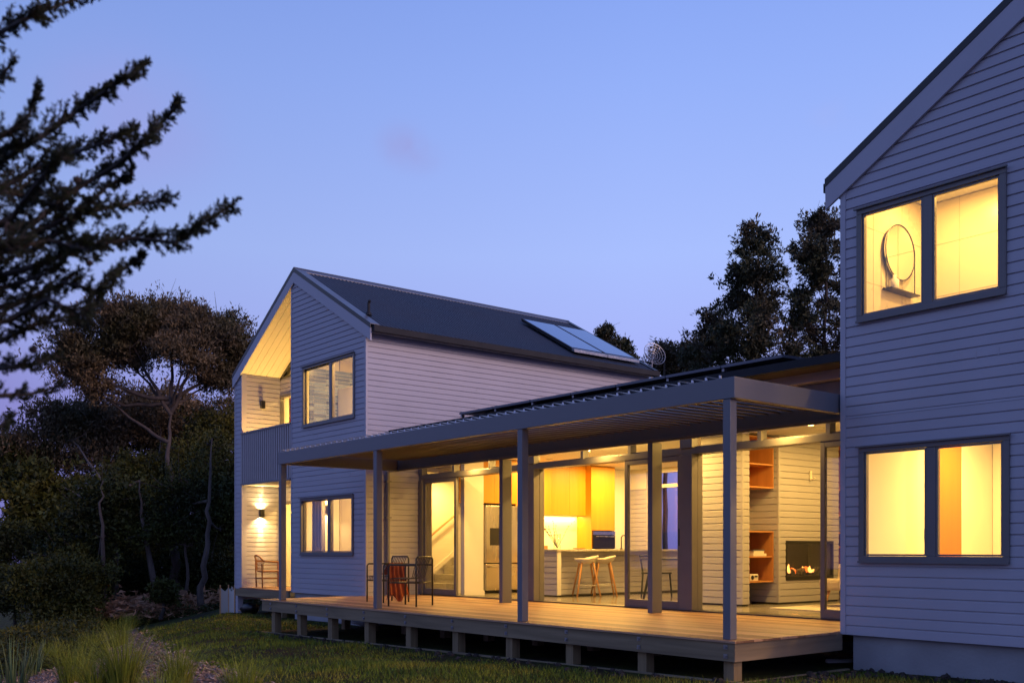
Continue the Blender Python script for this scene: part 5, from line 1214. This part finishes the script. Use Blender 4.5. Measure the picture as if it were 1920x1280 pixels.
for bi, (pp, d, dens, tw_) in enumerate(boughs):
    BM = MB(); pts = []
    for k in range(len(pp) - 1):
        for q in range(7):
            t = q / 7; pts.append((pp[k][0] * (1 - t) + pp[k + 1][0] * t, pp[k][1] * (1 - t) + pp[k + 1][1] * t))
    pts.append(pp[-1]); W3 = [P(x, y, d + .12 * math.sin(bi + i * .3)) for i, (x, y) in enumerate(pts)]
    start = P(-415, 500 + (pp[0][1] - 500) * .8, 3.6); BM.tube([start] + W3, [.018] + [.010 * (1 - .8 * i / len(W3)) + .0012 for i in range(len(W3))], 6)
    br = BM.build('bough', M['barkd'], fg, smooth=True)
    TW = MB(); FC = []; FD = []
    for i in range(1, len(W3)):
        a, b = W3[i - 1], W3[i]; needles(a, b, int(8 * dens), .03)
        frac = i / len(W3)
        for s in (-1, 1, 1, -1, 1):
            if rng.random() < .70 * dens:
                ax = (b - a).normalized(); sid = Vector((0, 0, 1)) * s * rng.uniform(.35, .95) + RT * rng.uniform(.1, .5) + FW * rng.uniform(-.8, .8)
                L_ = tw_ * rng.uniform(.04, .13) * (1.15 - .75 * frac)
                if s < 0: L_ *= .55
                e = b + (ax * .9 + sid).normalized() * L_; m0 = b.lerp(e, .5) + ax * .005
                TW.tube([b, m0, e], [.0022, .0018, .001], 4, caps=False); needles(b, m0, int(13 * dens), .03); needles(m0, e, int(22 * dens), .03)
                if L_ > .07 and rng.random() < .6:
                    e2 = m0 + (ax + Vector(rng.normal(size=3)) * .5).normalized() * L_ * .6; TW.tube([m0, e2], [.0015, .001], 4, caps=False); needles(m0, e2, int(22 * dens), .03)
    TW.build('twigs', M['barkd'], br)
    leaves_mesh('foliage', M['fgleaf'], br, np.concatenate(FC), np.concatenate(FD), .0165, .0036, fg.location)
for k, (x, y, d, r_) in enumerate(((122, 356, 3.2, .013), (145, 338, 3.2, .013), (168, 494, 3.2, .012), (62, 655, 3.2, .014), (18, 430, 3.0, .02))):
    rock(P(x, y, d), r_, 50 + k).build('cone', M['cone'], fg)

# ------------------------------------------------------------------ tussocks, flax, lawn
def blades(name, m, parent, roots, dirs, length, width, droop, segs=4):
    n = len(roots); V = []; F = []
    h = rng.normal(size=(n, 3)); h[:, 2] = 0; 
    for i in range(n):
        d = Vector(dirs[i]).normalized(); p = Vector(roots[i]); L_ = length[i]; side = d.cross(Vector((0, 0, 1))); side = side.normalized() if side.length > .01 else Vector((1, 0, 0))
        side = (side + Vector(rng.normal(size=3) * .4)).normalized(); b0 = len(V)
        for k in range(segs + 1):
            t = k / segs; w_ = width * (1 - t) ** .7 * (.6 + .4 * (1 if k else .7)); V += [tuple(p - side * w_ * .5), tuple(p + side * w_ * .5)]
            hd = Vector((d.x, d.y, 0)); d2 = (d + hd * droop[i] * t + Vector((0, 0, -droop[i] * t * t * 1.2))).normalized(); p = p + d2 * L_ / segs
        for k in range(segs): F.append((b0 + 2 * k, b0 + 2 * k + 1, b0 + 2 * k + 3, b0 + 2 * k + 2))
    me = bpy.data.meshes.new(name); me.from_pydata(V, [], F); me.materials.append(m); o = bpy.data.objects.new(name, me); S.collection.objects.link(o); o.parent = parent; return o
def clump(px, py, r, h, n, kind, label, d=None):
    p = onground(px, py); root = empty('sedge_tussock' if kind == 'sedge' else 'flax_clump', p, label, 'grass tussock' if kind == 'sedge' else 'flax plant', 'sedge tussocks along the path' if kind == 'sedge' else 'flax clumps in the bed'); root['_root'] = 1
    a = rng.uniform(0, 2 * np.pi, n); rr = r * rng.random(n) ** .6; roots = np.stack([rr * np.cos(a) * .45, rr * np.sin(a) * .45, np.full(n, -.01)], 1)
    sp = .50 if kind == 'sedge' else .38
    dirs = np.stack([np.cos(a) * sp * rng.random(n) + rng.normal(size=n) * .06, np.sin(a) * sp * rng.random(n) + rng.normal(size=n) * .06, np.ones(n)], 1)
    L_ = h * rng.uniform(.6, 1.15, n); blades('blades', M['sedge'] if kind == 'sedge' else M['flaxm'], root, roots, dirs, L_, .0065 if kind == 'sedge' else .030, rng.uniform(.4, 1.6, n) if kind == 'sedge' else rng.uniform(.0, .8, n), 5)
    return root
T = [(232, 1290, .34, .74, 520, 'tall narrow sedge tussock between the two strips of mulch'), (140, 1285, .40, .66, 520, 'broad arching sedge tussock left of the tall narrow one'), (335, 1290, .30, .52, 420, 'sedge tussock at the front of the mulch path'),
     (455, 1310, .32, .45, 420, 'low sedge tussock beside the lawn edge at the bottom'), (175, 1235, .38, .62, 420, 'middle row sedge tussock at the left of the path'), (222, 1212, .36, .66, 420, 'upright sedge tussock behind the tall narrow one'),
     (240, 1182, .34, .55, 360, 'sedge tussock where the path meets the lawn'), (205, 1180, .36, .60, 360, 'far sedge tussock beside the path'), (182, 1196, .34, .55, 360, 'small sedge tussock in the middle of the bed'), (238, 1163, .34, .52, 300, 'farthest sedge tussock near the mound'),
     (90, 1250, .38, .60, 420, 'sedge tussock between the flax clumps'), (130, 1215, .36, .55, 380, 'grey-green sedge tussock in the back of the bed'), (60, 1225, .38, .60, 380, 'sedge tussock at the left back of the bed'), (300, 1330, .3, .4, 300, 'sedge tussock at the bottom edge by the path'), (180, 1300, .3, .5, 360, 'sedge tussock squeezed between two larger ones')]
for (px, py, r_, h_, n_, lb) in T: clump(px, py, r_, h_, n_, 'sedge', lb)
for (px, py, r_, h_, n_, lb) in ((25, 1300, .35, .80, 46, 'flax clump at the bottom left corner'), (60, 1268, .3, .62, 34, 'smaller flax clump beside the corner clump'), (120, 1196, .3, .85, 34, 'tall grey flax clump at the back of the bed'), (70, 1190, .3, .7, 34, 'flax clump under the dark shrub'), (5, 1225, .3, .7, 34, 'flax clump at the left edge'), (150, 1190, .25, .7, 26, 'spiky flax clump left of the far tussocks')):
    clump(px, py, r_, h_, n_, 'flax', lb)
# weeds against the right plinth
for (px, py, h_, n_, lb) in ((1688, 1240, .34, 60, 'bushy weed growing against the nearer plinth'), (1730, 1243, .24, 30, 'thin weed right of the bushy one'), (1885, 1252, .22, 60, 'low weed at the right edge of the plinth')):
    p = onground(px, py + 2); root = empty('weed', p, lb, 'weed', 'weeds along the plinth'); root['_root'] = 1
    a = rng.uniform(0, 2 * np.pi, n_); roots = np.stack([.03 * np.cos(a), .10 * np.sin(a), np.zeros(n_)], 1); dirs = np.stack([np.cos(a) * .3, np.sin(a) * 1.1 * rng.random(n_), np.full(n_, .8)], 1)
    blades('blades', M['grass'], root, roots, dirs, h_ * rng.uniform(.5, 1.1, n_), .007, rng.uniform(0, .8, n_), 4)
# lawn blades
def lawn(n):
    u = rng.random(n); dd = 5.8 + (24 - 5.8) * u ** 1.3; lat = (rng.random(n) * 1.3 - .62) * dd
    x = FW.x * dd + RT.x * lat; y = FW.y * dd + RT.y * lat
    # density patches
    pat = np.sin(x * 2.1 + np.sin(y * 1.7) * 1.5) * np.sin(y * 2.4 + np.cos(x * 1.3)) + rng.normal(size=n) * .5
    ok = ((x < 7.75) | ((y < 6.05) & (x < 9.66)) | ((y > 16.9) & (x < 9.75))) & (pat > -.45)
    ep = [(e.x, e.y) for e in epts]
    ex = np.array(ep); pxl = x * RT.x + y * RT.y; fdl = x * FW.x + y * FW.y; el = ex[:, 0] * RT.x + ex[:, 1] * RT.y; ef = ex[:, 0] * FW.x + ex[:, 1] * FW.y
    o_ = np.argsort(ef); lim = np.interp(fdl, ef[o_], el[o_]); ok &= pxl > lim + rng.normal(size=n) * .05
    # bare soil strip next to the plinth and deck edge
    bare = ((x > 9.3 - .25 * np.sin(y * 3)) & (y < 6.2)) | ((x > 7.55 + .1 * np.sin(y * 4)) & (y >= 6.1) & (y < 16.9)); ok &= ~(bare & (rng.random(n) < .93))
    x, y, dd = x[ok], y[ok], dd[ok]; m_ = len(x); z = np.array([gz(a, b) for a, b in zip(x, y)]) - .004
    h = .022 + .045 * rng.random(m_) * (1 + .5 * np.sin(x * 1.9 + y)); w_ = .004 + .0007 * dd
    a = rng.uniform(0, 2 * np.pi, m_); base = np.stack([x, y, z], 1); sd_ = np.stack([np.cos(a), np.sin(a), np.zeros(m_)], 1) * w_[:, None] * .5
    tip = base + np.stack([rng.normal(size=m_) * .022, rng.normal(size=m_) * .022, h], 1)
    V = np.empty((m_, 3, 3)); V[:, 0] = base - sd_; V[:, 1] = base + sd_; V[:, 2] = tip
    me = bpy.data.meshes.new('grass'); me.vertices.add(3 * m_); me.vertices.foreach_set('co', V.reshape(-1)); me.loops.add(3 * m_); me.loops.foreach_set('vertex_index', np.arange(3 * m_, dtype=np.int32))
    me.polygons.add(m_); me.polygons.foreach_set('loop_start', np.arange(0, 3 * m_, 3, dtype=np.int32)); me.polygons.foreach_set('loop_total', np.full(m_, 3, dtype=np.int32)); me.update()
    me.materials.append(M['grass']); o = bpy.data.objects.new('grass', me); S.collection.objects.link(o); stuff(o, 'short patchy lawn grass in front of the deck', 'grass')
lawn(260000)

# mound of dead fern, stump, mesh screen, sack, clods
md_ = P(330, 1143, 24.5); c0 = onground(335, 1153); n = 6500; V = []
ctr = rng.normal(size=(n, 3)) * np.array([1.15, .55, .13]); ang = math.atan2(RT.y, RT.x); ca, sa = math.cos(ang), math.sin(ang)
cc = np.stack([c0.x + ctr[:, 0] * ca - ctr[:, 1] * sa, c0.y + ctr[:, 0] * sa + ctr[:, 1] * ca, c0.z + .04 + np.abs(ctr[:, 2]) * 1.6], 1); dd = rng.normal(size=(n, 3)); dd[:, 2] *= .3
mo = leaves_mesh('dead_fern_heap', M['deadm'], None, cc, dd, .30, .022, (0, 0, 0)); mo['kind'] = 'stuff'; tag(mo, 'low heap of dead brown fern fronds at the edge of the lawn', 'leaf litter')
sp_ = onground(274, 1146); st_ = empty('tree_stump', sp_, 'short cut stump beside the dead fern heap', 'stump'); MB().tube([sp_ + Vector((0, 0, -.05)), sp_ + Vector((0, 0, .26))], [.09, .07], 12).build('stump_wood', M['fascia'], st_)
# white mesh plant sleeves by the far corner
ms = onground(422, 1149); sl_ = empty('plant_sleeve', ms, 'pale mesh plant sleeve on stakes beside the far corner post', 'plant guard')
sm = MB(); hts = .62; a0 = P(413, 1148, (ms - EYE).dot(FW)); a1 = P(440, 1148, (ms - EYE).dot(FW)); a0.z = a1.z = ms.z; am = a0.lerp(a1, .45) + FW * .15
for (p, q) in ((a0, am), (am, a1), (a1, a0.lerp(a1, .5) + FW * .4), (a0.lerp(a1, .5) + FW * .4, a0)):
    k = 6
    for i in range(k):
        u0, u1 = p.lerp(q, i / k), p.lerp(q, (i + 1) / k); s0 = hts - .10 * math.sin(math.pi * i / k); s1_ = hts - .10 * math.sin(math.pi * (i + 1) / k)
        sm.quad(u0, u1, u1 + Vector((0, 0, s1_)), u0 + Vector((0, 0, s0)))
o = sm.build('mesh_sleeve', M['net'], sl_); o.modifiers.new('s', 'SOLIDIFY').thickness = .006
for p in (a0, am, a1): MB().tube([p + Vector((0, 0, -.1)), p + Vector((0, 0, hts + .06))], .014, 6).build('stake', M['oak'], sl_)
sk = rock(Vector((9.98, 22.05, -.50)), .21, 77); sk.v = [(x, (y - 22.05) * 1.5 + 22.05, (z + .5) * .7 - .5) for x, y, z in sk.v]
tag(sk.build('black_sack', M['sack'], None, smooth=True), 'crumpled black plastic sack under the recess terrace', 'sack')
pp = MB().tube([(10.2, 6.72, -.43), (10.35, 6.6, -.43), (10.7, 6.5, -.43)], .05, 12).build('drain_pipe', M['pvc'], None, smooth=True); tag(pp, 'pale drain pipe lying under the near end of the deck', 'pipe')
ck = MB(); rnd = random.Random(9)
for k in range(240):
    t = rnd.random()
    if t < .55: x, y = rnd.uniform(7.45, 7.8), rnd.uniform(6.0, 16.6)
    else: x, y = rnd.uniform(8.0, 9.72), rnd.uniform(5.5, 6.1) if rnd.random() < .5 else rnd.uniform(3.6, 6.0)
    if t >= .55 and y < 5.5: x = rnd.uniform(9.35, 9.72)
    r = rock((x, y, gz(x, y) + .005), rnd.uniform(.012, .04), k); b0 = len(ck.v); ck.v += r.v; ck.f += [tuple(q + b0 for q in f) for f in r.f]
so_ = ck.build('soil_clods', mat('dark_soil', (.035, .026, .02), .95, var=.3, scale=20), None); so_['kind'] = 'stuff'; tag(so_, 'loose dark soil clods along the deck edge and plinth', 'soil')
for o in list(bpy.data.objects):
    if '_root' in o.keys(): del o['_root']
